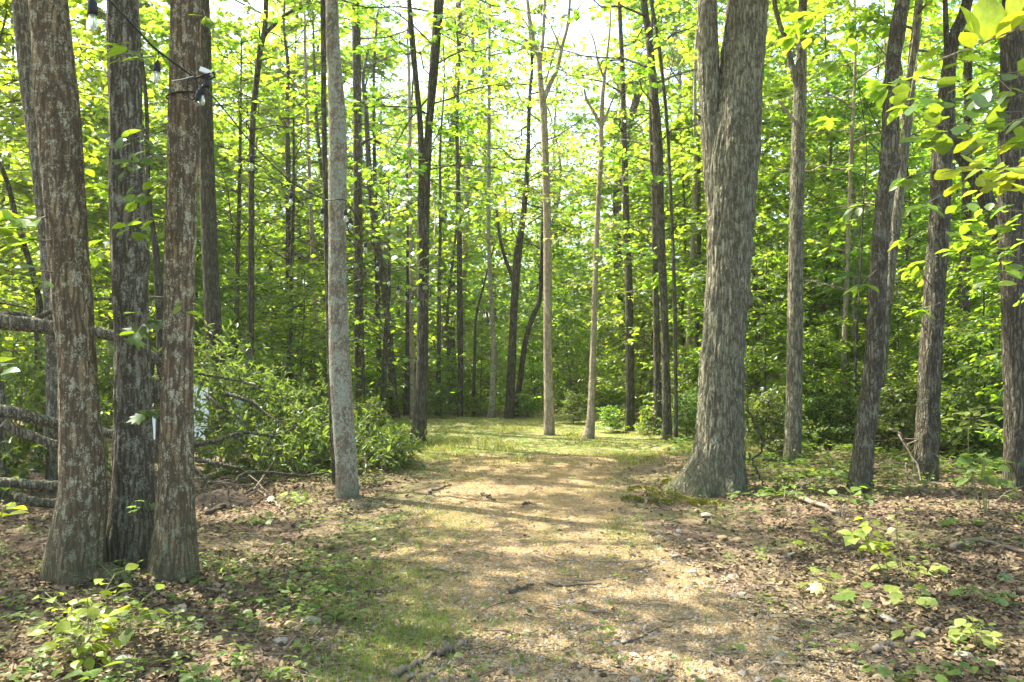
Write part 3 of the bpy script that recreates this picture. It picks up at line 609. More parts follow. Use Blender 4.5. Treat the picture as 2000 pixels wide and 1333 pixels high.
crown('crown', TREES['O'][0], np.random.default_rng(77), axis_of(TREES['O'][1], TREES['O'][3]), 2.2, 7.5, 1.7, 20, .10, [M['bark_pale'], M['leaf_pale']], sub=8, per=8, elev=(-5, 30), prof='oval', lr=.012, gap=.35)
tree('P', 'dark straight tree in the shade behind the tan forked one', [(1230, 868, 20), (1231, 780, 17), (1230, 700, 17), (1228, 550, 15), (1224, 450, 14), (1220, 300, 12), (1216, 150, 10)], 'bark_dark', d=17.0, k=28, n=90, top=13, ridge=.008, crn=dict(OPENC, z0=5.5, z1=13, R=2.8, nl=18, leaf=.14))
tree('Q1', 'brown trunk to the left of the tall tan tree by the clearing corner', [(1286, 872, 17), (1285, 800, 16), (1283, 700, 14), (1280, 560, 12), (1277, 400, 10)], 'bark_brown', d=15.6, k=24, n=70, top=10)
tree('Q2', 'tall tan tree curving left overhead by the clearing corner', [(1303, 873, 18), (1302, 800, 18), (1300, 700, 16), (1297, 600, 15), (1290, 450, 18), (1285, 300, 20), (1282, 240, 18), (1270, 100, 15), (1257, 0, 13), (1248, -60, 12)], 'bark_brown', k=30, n=110, d=14.6, top=13, ridge=.006, crn=dict(OPENC, z0=3.0, z1=13, R=2.8, nl=28, leaf=.14, tm=LEAF_B), name='curved_tree')
tree('Q3', 'thin pole tree slanting left, between the tan tree and the big oak', [(1320, 870, 9), (1320, 780, 8), (1318, 600, 8), (1313, 450, 7), (1303, 250, 7), (1288, 100, 8), (1271, 0, 7), (1262, -40, 6)], 'bark_brown', d=14.0, k=20, n=90, top=11, name='pole_tree')
tree('Q4', 'pale trunk half hidden behind the left foot of the big oak', [(1342, 850, 13), (1344, 760, 12), (1346, 640, 11), (1352, 500, 10), (1358, 300, 9)], 'bark_pale', d=17.5, k=20, n=60, top=12)
tree('Q5', 'reddish trunk touching the outline of the big oak foot', [(1354, 850, 11), (1357, 760, 11), (1361, 640, 10), (1365, 480, 9)], 'bark_brown', d=18.0, k=20, n=60, top=12)
tree('S', 'pale grey-barked tree with a broken stub and a left fork, right of the big oak', [(1546, 905, 37), (1549, 860, 34), (1552, 700, 32), (1555, 450, 29), (1560, 250, 28), (1565, 120, 22), (1568, 0, 17), (1570, -70, 16)], 'bark_oak', k=48, n=150, ridge=.006, rf=14, vf=3, flare=.08, fh=.15, top=12, crn=dict(CAN, z0=6.5, z1=13, R=3.6, nl=22), name='grey_tree')
stem('S', [(1562, 185, 16), (1548, 135, 13), (1535, 80, 11), (1522, 45, 10), (1512, 0, 9), (1506, -60, 8)], 'bark_oak', top=8.5)
stem('S', [(1552, 240, 9), (1542, 225, 7), (1530, 208, 6), (1519, 195, 3)], 'bark_pale', k=9, n=18, name='broken_stub')
tree('T', 'dark slanting tree with knobby burls, thin vines round its foot', [(1680, 958, 54), (1684, 910, 46), (1690, 850, 42), (1706, 700, 37), (1722, 450, 35), (1735, 330, 36), (1739, 250, 36), (1744, 120, 31), (1752, 70, 34), (1763, 0, 30), (1772, -80, 29)], 'bark_brown', k=64, n=210, ridge=.012, rf=13, vf=1.8, flare=.06, fh=.2, top=12, lump=.05, crn=dict(CAN, z0=6, z1=12, R=3.8, nl=22), name='slanting_tree', knobs=((3.98, 3.3, .03, .05), (4.78, 3.1, .03, .06), (4.95, 6.1, .03, .09), (3.9, 5.9, .03, .1), (3.05, 6.2, .03, .04)))
tree('T2', 'grey lichened trunk slanting right behind the dark burled one', [(1716, 925, 24), (1719, 800, 22), (1723, 700, 22), (1736, 560, 22), (1748, 450, 22), (1760, 340, 21), (1770, 260, 21), (1782, 120, 19), (1795, 0, 17)], 'bark_oak', d=11.8, k=32, n=110, ridge=.006, top=11, crn=dict(CAN, z0=6, z1=11, R=3, nl=16), name='slanting_tree')
tree('U', 'stout dark tree forking high, brush piled at its foot, right of the slanting pair', [(1808, 936, 50), (1811, 850, 50), (1817, 700, 45), (1825, 560, 44), (1834, 450, 43), (1841, 300, 44), (1846, 250, 42), (1852, 150, 30), (1862, 80, 26), (1885, 20, 24), (1900, -60, 22)], 'bark_brown', k=60, n=200, ridge=.013, rf=12, vf=1.8, flare=.08, fh=.2, top=12, crn=dict(CAN, z0=6, z1=12, R=3.8, nl=22), name='stout_tree')
stem('U', [(1852, 110, 16), (1848, 60, 12), (1846, 0, 10), (1845, -60, 9)], 'bark_dark', top=8)
stem('U', [(1842, 205, 20), (1862, 262, 24), (1876, 300, 26)], 'bark_dark', k=20, n=30, name='limb', ridge=.008)
tree('U2', 'dark slanting trunk leaning away behind the stout forking tree', [(1990, 600, 36), (1960, 480, 34), (1935, 410, 34), (1905, 345, 33), (1876, 300, 30), (1862, 260, 25)], 'bark_dark', d=10.6, foot=2060, k=36, n=100, ridge=.012, top=None, name='slanting_tree')
tree('V', 'dark broad trunk with paler flaking bark low down, beyond the stout forking tree', [(1988, 958, 62), (1990, 850, 60), (1985, 700, 58), (1980, 560, 56), (1975, 400, 56), (1978, 200, 54), (1982, 0, 50)], 'bark_dark', k=60, n=180, ridge=.016, rf=10, vf=1.6, flare=.1, fh=.2, top=12, crn=dict(CAN, z0=6, z1=12, R=3.8, nl=20))
tree('Wt', 'brown straight trunk between the stout forking tree and the broad dark trunk', [(1875, 930, 28), (1876, 850, 27), (1880, 700, 26), (1884, 560, 25), (1888, 400, 22)], 'bark_brown', d=13.2, k=28, n=80, ridge=.008, top=11, crn=dict(OPENC, z0=4.5, z1=11, R=2.8, nl=16, leaf=.13))
tree('X1', 'short-looking dark thin trunk between the grey stubbed tree and the slanting pair', [(1604, 882, 11), (1605, 800, 10), (1607, 700, 9), (1612, 560, 8), (1618, 400, 7)], 'bark_brown', d=16.0, k=18, n=50, top=9, name='thin_tree')
tree('X2', 'tan thin trunk dotted with yellow leaves, left of the slanting pair', [(1642, 902, 15), (1644, 830, 12), (1647, 740, 12), (1651, 620, 11), (1656, 480, 9), (1662, 300, 8)], 'bark_pale', d=14.0, k=20, n=60, top=10, crn=dict(OPENC, z0=2.0, z1=9, R=2.0, nl=16, leaf=.12), name='thin_tree')
tree('X3', 'wand-thin dark sapling touching the left side of the slanting tree', [(1664, 900, 6), (1669, 780, 6), (1673, 660, 5), (1680, 540, 4)], 'bark_dark', d=12.5, k=12, n=40, top=6, name='sapling')
tree('X4', 'thin pinkish trunk just right of the slanting pair', [(1722, 918, 12), (1723, 850, 11), (1724, 760, 10), (1727, 640, 9), (1733, 480, 8)], 'bark_pale', d=14.5, k=18, n=50, top=9, name='thin_tree')
tree('Y1', 'dark thin trunk bent like a bow, seen left of the triple oak', [(75, 640, 16), (78, 600, 14), (70, 560, 13), (48, 480, 12), (30, 420, 11), (18, 370, 11), (2, 320, 9), (-12, 260, 8)], 'bark_dark', d=11.0, foot=80, k=24, n=80, top=None, name='bowed_tree')
tree('Y2', 'grey trunk peeping out left of the triple oak, leaning behind it', [(104, 640, 34), (90, 450, 34), (74, 300, 36), (60, 200, 36), (47, 80, 36), (40, 0, 36), (36, -60, 34)], 'bark_mid', d=9.0, foot=112, k=44, n=130, top=12, ridge=.008, crn=dict(CAN, z0=7, z1=12, R=3.4, nl=18))
tree('Y3', 'dark trunk glimpsed between the second and third trunks of the triple oak', [(316, 720, 22), (314, 640, 20), (310, 560, 18), (303, 480, 14), (297, 440, 12), (290, 380, 10)], 'bark_dark', d=12.0, k=24, n=60, top=9)
tree('Y4', 'broken weathered trunk at the wood edge left of the triple oak', [(2, 905, 30), (0, 850, 28), (-2, 790, 28), (-4, 745, 24)], 'bark_mid', d=8.6, k=30, n=50, top=None, name='broken_trunk')
# ------------------------------------------------------------------ unseen trees beside and behind the viewer, added so their leaves shade the path
for i, (x, y, h, R) in enumerate(((-2.7, 1.5, 12, 3.6), (-8.5, 5.5, 14, 4.6), (-11.5, 9.5, 15, 4.6), (-7.0, 1.8, 14, 4.6), (-12.5, 3.5, 15, 4.5), (-14.0, 12.5, 15, 4.6), (-9.5, -2.5, 14, 4.5), (-4.5, -3.5, 13, 4.2), (4.4, 1.2, 12, 3.8), (1.5, -4.5, 13, 4.0), (-17, 17.5, 16, 4.8))):
    b = onground(x, y); root = thing('shade_tree', ('tall brown-barked tree the string lights are tied to, facing the triple oak' if i == 0 else 'tall brown-barked tree whose leafy branches hang over the bank by the path' if i == 8 else 'unseen tall brown-barked tree added to shade the near end of the path'), 'tree', b, 'shade trees around the near end of the path')
    P = np.array([b + [0, 0, -.2], b + [.05, 0, 2], b + [.15*math.sin(i), .1, h*.5], b + [.3*math.cos(i), .2*math.sin(2*i), h]]); Rr = np.array([.24, .2, .15, .04])
    obj('trunk', trunk_mesh('trunk', P, Rr, M['bark_brown'], 32, 70, base=b, seed=i*5.0), root)
    crown('crown', root, np.random.default_rng(300+i), axis_of(P, b), h*.5, h, R, 34, .18, [M['bark_brown'], M['leaf_canopy']], True, sub=12, per=13, elev=(10, 45), lr=.05)
    TREES['shade%d' % i] = (root, P, Rr, b, y)

# ------------------------------------------------------------------ woods: prototypes, then copies
def proto(name, seed, h, z0, R, nl, leaf, tr, mat, lmat, tm=LEAF_R, k=10, n=24, **kw):
    rng = np.random.default_rng(seed); z = np.array([-.4, 0, h*.3, h*.65, h]); w = .02*h
    P = np.column_stack([np.concatenate([[0, 0], rng.normal(0, w, 3)]), np.concatenate([[0, 0], rng.normal(0, w, 3)]), z]); Rr = np.array([tr, tr, tr*.8, tr*.5, .012])
    tm_ = trunk_mesh('trunk', P, Rr, M[mat], k, n, ridge=.004, base=(0, 0, 0), seed=seed, flare=.2)
    bag, Q, D, Nn, S = crown_parts(rng, axis_of(P, (0, 0, 0)), z0, h, R, nl, leaf, tm=tm, **kw)
    V, T = leaves(tm, Q, D, Nn, S); bag.add(V, T, 1, np.repeat(rng.random(len(Q)), len(tm[0])))
    return tm_, bag.mesh('crown', [M[mat], M[lmat]])
TALL = [proto('tall', 11, 19, 3.2, 3.4, 60, .20, .14, 'bark_smooth', 'leaf_far', sub=10, per=10, elev=(-15, 55), lr=.03),
        proto('tall', 12, 17, 2.6, 3.0, 58, .19, .12, 'bark_brown', 'leaf_far', sub=10, per=10, elev=(-20, 50), lr=.03),
        proto('tall', 13, 21, 5.0, 3.6, 60, .20, .16, 'bark_brown', 'leaf_far', sub=10, per=10, elev=(-10, 55), lr=.03)]
UNDER = [proto('under', 21, 8.5, .9, 2.9, 50, .15, .06, 'bark_brown', 'leaf_maple', LEAF_M, sub=11, per=12, elev=(-25, 45), prof='wide', flat=.42, lr=.016),
         proto('under', 22, 7.0, .8, 2.6, 46, .13, .05, 'bark_dark', 'leaf_maple', LEAF_B, sub=11, per=13, elev=(-20, 50), prof='oval', flat=.45, lr=.014),
         proto('under', 23, 10., 1.6, 3.0, 54, .15, .07, 'bark_smooth', 'leaf_maple', LEAF_M, sub=11, per=12, elev=(-20, 50), prof='oval', flat=.45, lr=.016)]
SAPL = [proto('sapling', 31, 3.6, .25, 1.5, 34, .12, .025, 'bark_brown', 'leaf_maple', LEAF_E, sub=9, per=10, elev=(-5, 30), prof='oval', lr=.009, k=7),
        proto('sapling', 32, 2.4, .15, 1.2, 30, .11, .018, 'bark_dark', 'leaf_far', LEAF_E, sub=9, per=10, elev=(0, 40), prof='wide', lr=.008, k=7)]
BUSH = [proto('bush', 41, 1.1, .05, .95, 30, .09, .012, 'bark_brown', 'leaf_herb', LEAF_E, sub=8, per=10, elev=(5, 50), prof='wide', lr=.006, k=6, n=8),
        proto('bush', 42, .8, .04, .8, 26, .085, .01, 'bark_brown', 'leaf_maple', LEAF_E, sub=8, per=10, elev=(5, 50), prof='wide', lr=.006, k=6, n=8)]
LAB = {0: ('forest_tree', 'tree', ['dark-trunked tall tree among the far woods', 'brown slender tall tree among the far woods', 'grey-trunked tall tree among the far woods'], 'tall trees of the far woods'),
       1: ('maple_tree', 'tree', ['low maple with wide flat sprays of lobed leaves between the trunks', 'low dark-stemmed tree with broad rounded leaves between the trunks', 'grey-stemmed maple reaching above head height between the trunks'], 'understory trees between the trunks'),
       2: ('sapling', 'sapling', ['bushy green sapling about man-high under the taller trees', 'short dark-stemmed sapling under the taller trees'], 'saplings under the trees'),
       3: ('shrub', 'shrub', ['knee-high shrub with dull green leaves on the woodland floor', 'small bright green shrub on the woodland floor'], 'shrubs on the woodland floor')}
SHORT = {'A': 'triple oak', 'F': 'smooth grey tree', 'B': 'furrowed dark tree', 'C': 'thin forking tree', 'G': 'straight brown-grey tree', 'H': 'dark forked tree', 'I': 'left-leaning trunk', 'L': 'pale pole tree', 'M1': 'dark leaning tree',
         'N': 'bare-topped tree', 'O': 'tan forked tree', 'P': 'shaded straight tree', 'Q2': 'curved tan tree', 'R': 'big oak', 'S': 'stubbed grey tree', 'T': 'burled slanting tree', 'U': 'stout forking tree', 'V': 'broad dark trunk'}
_cols = sorted((1000 + F*TREES[k_][3][0]/TREES[k_][3][1], v) for k_, v in SHORT.items())
def where(x, y):
    p = 1000 + F*x/max(y, .5); L = [v for c, v in _cols if c <= p]; R = [v for c, v in _cols if c > p]
    dep = 'far off' if y > 48 else 'well back' if y > 33 else 'farther back' if y > 24 else 'just behind'
    if L and R: return dep + ', between the ' + L[-1] + ' and the ' + R[0]
    return dep + ', past the ' + (R[0] if R else L[-1])
LABS = {0: ['grey tall tree', 'brown tall tree', 'high-crowned brown tree'], 1: ['low maple', 'round-leaved low tree', 'grey-stemmed maple'], 2: ['bushy sapling', 'dark-stemmed sapling'], 3: ['dull green shrub', 'bright green shrub']}
USED = {}
def plant(kind, var, x, y, sc, rz, zs=1.0):
    tm_, cm_ = (TALL, UNDER, SAPL, BUSH)[kind][var]; nm, cat, lb, gr = LAB[kind]
    lab = LABS[kind][var] + ' ' + where(x, y)
    if lab in USED: lab = ('bigger ' if sc > USED[lab] else 'smaller ') + lab
    USED.setdefault(lab, sc)
    r = thing(nm, lab, cat, onground(x, y), gr); r.rotation_euler = (0, 0, rz); r.scale = (sc, sc, sc*zs)
    obj('trunk' if kind < 2 else 'stem', tm_, r); obj('crown', cm_, r)
rw = np.random.default_rng(2024)
taken = [(v[3][0], v[3][1], .8) for v in TREES.values()]
def free(x, y, r):
    return all((x-a)**2 + (y-b)**2 > max(r, c)**2 for a, b, c in taken)
def scatter(kind, count, y0, y1, rad, sc, cond=None, xs=.74):
    n = 0
    for _ in range(count*30):
        if n >= count: break
        y = math.sqrt(rw.uniform(y0*y0, y1*y1)); x = rw.uniform(-1, 1) * (xs*y + 2)
        if not free(x, y, rad) or (cond and not cond(x, y)): continue
        taken.append((x, y, rad)); plant(kind, int(rw.integers(0, len((TALL, UNDER, SAPL, BUSH)[kind]))), x, y, rw.uniform(*sc), rw.uniform(0, 6.28), rw.uniform(.9, 1.1)); n += 1
def gap_ok(x, y):                      # the brighter gap above the clearing
    p = 1000 + F*x/y
    return not (980 < p < 1210 and y < 30) and not (-15 < x < -3 and y < 30)
scatter(0, 100, 25, 82, 2.3, (.85, 1.15), gap_ok)
scatter(0, 24, 32, 62, 1.7, (.95, 1.2), lambda x, y: 150 < 1000 + F*x/y < 960)
scatter(1, 125, 23, 66, 1.7, (.9, 1.75))
scatter(2, 90, 21.5, 50, 1.1, (.8, 1.3), lambda x, y: y > 23.5 or abs(x+.5) > 4)
scatter(3, 70, 20.8, 40, .8, (.8, 1.4), lambda x, y: y > 22.0 or abs(x) > 5)
# understory nearer by, at both sides of the clearing (foot pixel column, distance)
for j, (px, d, sc) in enumerate(((560, 17.5, 1.0), (455, 17, 1.1), (345, 17, 1.0), (660, 20.5, 1.0), (748, 17.5, .95), (220, 18.5, 1.1), (95, 17.5, 1.1), (-40, 11.5, 1.0), (20, 18, 1.15), (280, 19, 1.1), (400, 21, 1.1), (500, 24, 1.15),
                                 (1478, 16, 1.0), (1610, 18.5, 1.1), (1668, 15, .7), (1770, 15.5, .75), (1920, 15, .75), (2030, 12.5, .75), (1430, 19, 1.1), (1350, 18.5, 1.0), (1540, 21, 1.15), (1700, 21, 1.2), (1850, 19, 1.15), (1990, 17, 1.1), (1270, 20, .8))):
    x = (px-1000)/F*d; taken.append((x, d, .8))
    if px not in (560, 455, 660, 748): plant(1, j % 3, x, d, sc, j*1.3); continue
    b = onground(x, d); r = thing('maple_tree', ('tall ' if px == 660 else '') + 'open-crowned young maple ' + where(x, d), 'tree', b, LAB[1][3]); hh_ = (6.0 if px == 748 else 8.0)*sc
    P = np.array([b + [0, 0, -.2], b + [.05, .02, 2], b + [.15, -.1, hh_*.6], b + [.1, .1, hh_]])
    obj('trunk', trunk_mesh('trunk', P, np.array([.06, .055, .04, .012]), M['bark_brown'], 14, 40, base=b, seed=j), r)
    crown('crown', r, np.random.default_rng(700+j), axis_of(P, b), .9, hh_, 2.8, 46, .15, [M['bark_brown'], M['leaf_maple']], .93, LEAF_M, sub=10, per=11, elev=(-20, 45), prof='oval', lr=.016)  # crown thinned where it would shade the sunny clearing
for j, (px, d, sc, v) in enumerate(((1495, 13.2, .9, 0), (1590, 13.6, .8, 1), (1635, 16, 1, 0), (1755, 13, .8, 0), (1840, 12.6, .9, 1), (1915, 11.5, .9, 0), (1945, 12.2, 1.0, 1), (1580, 17, 1, 0), (1450, 15, .8, 1), (1395, 16, .9, 0), (1335, 15.8, .7, 1),
                                    (1255, 18.5, .8, 0), (1195, 19.5, .7, 1), (700, 19, .8, 0), (640, 17, .9, 1), (590, 16.5, 1.0, 0), (1110, 21, .8, 0), (880, 21.5, .7, 1), (940, 21.8, .7, 0), (2030, 9.5, .9, 0))):
    x = (px-1000)/F*d; plant(2, v, x, d, sc, j*2.1)
for j, (px, d, sc) in enumerate(((1500, 11.5, .8), (1580, 12.5, .9), (1640, 12.2, .8), (1620, 13.5, 1), (1750, 11.4, .8), (1860, 10.8, .9), (1920, 10.5, 1), (1890, 11.8, 1.1), (1985, 10.6, .8), (1700, 13.4, 1), (1790, 12.6, 1), (1470, 13.4, .8), (1340, 14.8, .7), (1265, 15.8, .6), (1120, 18.5, .6), (1195, 16.8, .6),
                                 (720, 12.3, .7), (765, 11.6, .6), (860, 20.5, .7), (1030, 20.8, .7), (740, 20, .8), (690, 17, .8), (1010, 21.3, .6), (930, 21, .6))):
    x = (px-1000)/F*d; plant(3, j % 2, x, d, sc, j*1.7)

# ------------------------------------------------------------------ sprays of large leaves: each leaf a part
LEAFMESH = {}
TMS = {'M': LEAF_M, 'O': LEAF_O, 'C': LEAF_C, 'E': LEAF_E, 'S': LEAF_S, 'B': LEAF_B, 'N': LEAF_N}
def leaf_obj(parent, tk, mat, pos, dr, nr, size, name='leaf'):
    key = (tk, mat)
    if key not in LEAFMESH:
        if mat + '_veined' not in M: M[mat + '_veined'] = leaf_mat(mat + '_veined', *LEAFARGS[mat], veins=True)
        LEAFMESH[key] = mesh('leaf', TMS[tk][0], TMS[tk][1], M[mat + '_veined'], smooth=True)
    y = unit(dr); x = unit(np.cross(y, nr)); z = np.cross(x, y)
    o = obj(name, LEAFMESH[key], parent)
    m = Matrix(((x[0]*size, y[0]*size, z[0]*size, pos[0]), (x[1]*size, y[1]*size, z[1]*size, pos[1]), (x[2]*size, y[2]*size, z[2]*size, pos[2]), (0, 0, 0, 1)))
    o.matrix_basis = m; return o
rs = np.random.default_rng(99)
def spray(root, pts, n, size, tk, mat, r=.006, spread=1.0, tail=None, tw='twig', flat=.3, whorl=0, first=.15):
    """a branch through pixel points (px, py, distance) with n leaves set along it and round its tip"""
    base = np.array(root.location); Q = np.array([W(*p) for p in pts])
    if tail is not None: Q = np.vstack([np.asarray(tail)[None], Q])
    if tail is not None:
        sg = np.linalg.norm(np.diff(Q, axis=0), axis=1); first = first*(1 - sg[0]/sg.sum()) + sg[0]/sg.sum()*.97
    C = catmull(Q, 22); br = obj('branch', mesh('branch', *(lambda v, t: (v - base, t))(*tube(C, np.linspace(r*(2.2 if tail is not None else 1), .0018, 22), 6)), M[tw], smooth=True), root)
    for i in range(n):
        if i < whorl: t, a = .985, (i/whorl - .5) * 2 * 2.2
        else: t = first + (1-first) * (i - whorl + rs.random()) / max(n-whorl, 1); a = (1 if i % 2 else -1) * math.radians(rs.uniform(30, 80))
        f = min(t*21, 20.99); k = int(f); p = C[k] + (C[min(k+1, 21)] - C[k])*(f-k); tg = unit(C[min(k+1, 21)] - C[k])
        d = np.array([tg[0]*math.cos(a) - tg[1]*math.sin(a), tg[0]*math.sin(a) + tg[1]*math.cos(a), tg[2]*.4 + rs.uniform(-.65, .1)])
        off = unit(d) * .012 + np.array([rs.normal(0, .035), rs.normal(0, .04), rs.normal(0, .03)]) * spread
        if whorl: off *= .4
        leaf_obj(br, tk, mat, p + off - base, d, np.array([rs.normal(0, flat), rs.normal(0, flat) - .15, 1.0]), size*rs.uniform(.7, 1.15))
    return br
# right: branches of a tree standing just outside the view
rT = TREES['shade8'][0]; tb = np.array([4.4, 1.25, 2.9])
br = spray(rT, [(2060, 20, 1.75), (1975, 62, 1.75), (1915, 90, 1.75), (1870, 110, 1.78), (1832, 118, 1.8)], 0, .1, 'S', 'leaf_yellow', .0042, tail=tb, tw='bark_pale')
bb = np.array(rT.location)
for p0, p1, s, nr in (((1922, 84), (1932, -28), .118, (-.1, -1, .25)), ((1905, 88), (1880, -5), .10, (.3, -.35, 1)), ((1975, 60), (1985, -30), .11, (.3, -.9, .35)), ((1992, 60), (2040, 10), .09, (0, -1, .4)), ((1945, 78), (1968, 55), .085, (0, .2, 1)), ((1900, 95), (1885, 70), .06, (.2, .1, 1))):
    a, b = W(*p0, 1.76), W(*p1, 1.74); leaf_obj(br, 'S', 'leaf_yellow', a - bb, b - a, np.array(nr), s)
OAKB = [([(2040, 150, 3.7), (1960, 140, 3.8), (1880, 118, 3.9), (1800, 100, 4.0), (1770, 110, 4.0)], 12, .125), ([(2050, 180, 3.6), (1940, 175, 3.7), (1860, 168, 3.8), (1790, 180, 3.8)], 12, .125),
        ([(2050, 215, 3.8), (1930, 205, 3.8), (1840, 200, 3.9), (1745, 205, 4.0)], 12, .125), ([(1990, 235, 3.6), (1900, 240, 3.7), (1830, 245, 3.7), (1780, 258, 3.8)], 12, .125), ([(2040, 130, 3.4), (1990, 165, 3.4), (1950, 200, 3.4), (1920, 215, 3.4)], 12, .125),
        ([(2050, 250, 3.8), (1980, 262, 3.8), (1920, 258, 3.9), (1860, 275, 3.9)], 12, .125)]
for pts, n, s in OAKB: spray(rT, pts, n, s, 'C', 'leaf_oak', .0035, 1.3, tail=tb + [0, 0, -.25])
for pts, n, s in (([(2050, 318, 3.2), (1960, 330, 3.25), (1890, 322, 3.3), (1838, 338, 3.3)], 14, .125), ([(2040, 345, 3.1), (2000, 335, 3.1), (1960, 345, 3.15)], 9, .12), ([(2060, 290, 3.4), (1990, 285, 3.4), (1920, 288, 3.5), (1880, 300, 3.5)], 10, .11)):
    spray(rT, pts, n, s, 'C', 'leaf_yellow', .003, 1.2, tail=tb + [0, .3, -.5])  # yellow leaf colour stands in for sunlight on these sprays
for pts, n, s in (([(2060, 420, 4.6), (1990, 400, 4.7), (1930, 405, 4.8), (1890, 430, 4.8)], 22, .10), ([(2060, 460, 4.5), (1990, 450, 4.6), (1920, 455, 4.7), (1880, 470, 4.8)], 22, .10), ([(2060, 520, 4.7), (2000, 490, 4.7), (1940, 490, 4.8), (1900, 510, 4.8)], 20, .10), ([(2060, 570, 4.8), (1990, 540, 4.8), (1950, 530, 4.8)], 14, .10)):
    spray(rT, pts, n, s, 'B', 'leaf_maple', .003, 2.2, tail=np.array([4.4, 1.3, 2.3]))
# compound-leaved sprays hanging before the slanting tree, from the stout tree
rU = TREES['U'][0]
for tail, pts, wh, n, s in (((1790, 20), [(1770, 150, 6.2), (1740, 165, 6.0), (1722, 172, 5.9)], 7, 9, .19), ((1800, 60), [(1775, 200, 6.2), (1768, 214, 6.1)], 7, 8, .19), ((1700, -60), [(1640, 20, 6.6), (1600, 25, 6.6), (1560, 40, 6.6)], 6, 14, .18),
                            ((1842, 380), [(1808, 398, 6.6), (1796, 404, 6.5)], 7, 9, .19), ((1835, 330), [(1775, 345, 6.4), (1765, 352, 6.3)], 7, 7, .18), ((1835, 500), [(1800, 512, 6.6), (1782, 520, 6.6)], 6, 7, .16), ((1830, 440), [(1770, 470, 6.6), (1760, 474, 6.6)], 5, 6, .16),
                            ((1720, 520), [(1690, 548, 7.0), (1680, 560, 7.0)], 7, 8, .18), ((1720, 260), [(1640, 100, 7.2), (1580, 75, 7.2), (1540, 70, 7.2)], 6, 16, .17), ((1720, 300), [(1660, 245, 7.0), (1610, 235, 7.0)], 6, 12, .16), ((1740, 120), [(1680, 55, 7.0), (1650, 90, 7.0), (1620, 130, 7.0)], 6, 14, .16),
                            ((1842, 590), [(1815, 600, 7.5), (1795, 610, 7.4)], 6, 10, .14), ((1842, 590), [(1700, 410, 7.6), (1660, 420, 7.4), (1625, 440, 7.4)], 6, 12, .16)):
    spray(rU, pts, n, s, 'E', 'leaf_maple', .004, 1.0, tail=W(tail[0], tail[1], 9.6), whorl=wh, flat=.25)
# left: sprouts on the triple oak
for tail, pts, n, s, tk, mt in (((300, 110, 5.8), [(281, 112, 5.3), (240, 106, 4.9), (205, 118, 4.8)], 8, .15, 'M', 'leaf_oak'), ((330, 252, 5.7), [(300, 262, 5.4), (255, 272, 5.2), (222, 285, 5.1)], 14, .10, 'B', 'leaf_oak'), ((330, 300, 5.7), [(300, 305, 5.4), (262, 320, 5.2), (235, 330, 5.1)], 12, .10, 'B', 'leaf_oak'),
                                ((330, 352, 5.6), [(305, 362, 5.3), (275, 380, 5.2), (245, 395, 5.1)], 14, .10, 'B', 'leaf_maple'), ((330, 430, 5.6), [(300, 425, 5.3), (280, 435, 5.2), (268, 440, 5.1)], 9, .11, 'B', 'leaf_maple'), ((270, 460, 6.4), [(225, 470, 6.0), (195, 480, 5.8), (178, 500, 5.8)], 12, .12, 'B', 'leaf_maple'),
                                ((250, 380, 6.3), [(215, 372, 6.2), (190, 365, 6.2), (176, 350, 6.2)], 10, .11, 'B', 'leaf_maple'), ((300, 590, 6.2), [(292, 610, 5.7), (275, 640, 5.4), (258, 660, 5.3)], 6, .18, 'M', 'leaf_oak'), ((345, 600, 5.5), [(352, 595, 5.1), (362, 605, 5.0)], 4, .09, 'E', 'leaf_maple'), ((300, 790, 6.2), [(295, 800, 5.6), (285, 805, 5.5)], 5, .12, 'M', 'leaf_herb'),
                                ((100, 420, 5.6), [(70, 428, 5.0), (30, 425, 4.8), (0, 420, 4.7)], 12, .13, 'B', 'leaf_maple'), ((105, 470, 5.6), [(80, 470, 5.0), (40, 465, 4.8), (-10, 455, 4.7)], 12, .13, 'B', 'leaf_maple'), ((110, 535, 5.6), [(85, 530, 5.0), (45, 535, 4.8), (5, 520, 4.7)], 10, .12, 'B', 'leaf_oak'), ((300, 1000, 6.0), [(285, 995, 5.6), (268, 992, 5.4)], 6, .10, 'M', 'leaf_herb'),
                                ((385, 40, 5.4), [(395, 20, 5.2), (400, 30, 5.1), (405, 55, 5.1)], 5, .10, 'M', 'leaf_maple'), ((220, 40, 6.4), [(190, 20, 6.4), (160, 15, 6.4)], 9, .13, 'M', 'leaf_maple')):
    spray(rootA, pts, n, s, tk, mt, .0035, .9, tail=W(*tail))
# maple branch over the clearing edge, from the straight brown-grey tree
rG = TREES['G'][0]
for tail, pts, n, s in (((880, 372, 16.5), [(900, 375, 15.8), (940, 378, 15.4), (985, 392, 15.2)], 60, .17), ((800, 328, 16.8), [(830, 370, 16.2), (870, 400, 15.8), (900, 440, 15.6)], 60, .17), ((745, 283, 17), [(770, 310, 16.4), (790, 350, 16.0), (800, 420, 15.6)], 50, .17), ((840, 352, 16.6), [(850, 430, 15), (840, 520, 13.4), (830, 575, 12.9)], 50, .14), ((800, 328, 16.8), [(760, 400, 16), (770, 470, 15.6), (790, 520, 15.2)], 50, .16)):
    spray(rG, pts, n, s, 'M', 'leaf_maple', .009, 5.0, tail=W(*tail), first=.3)
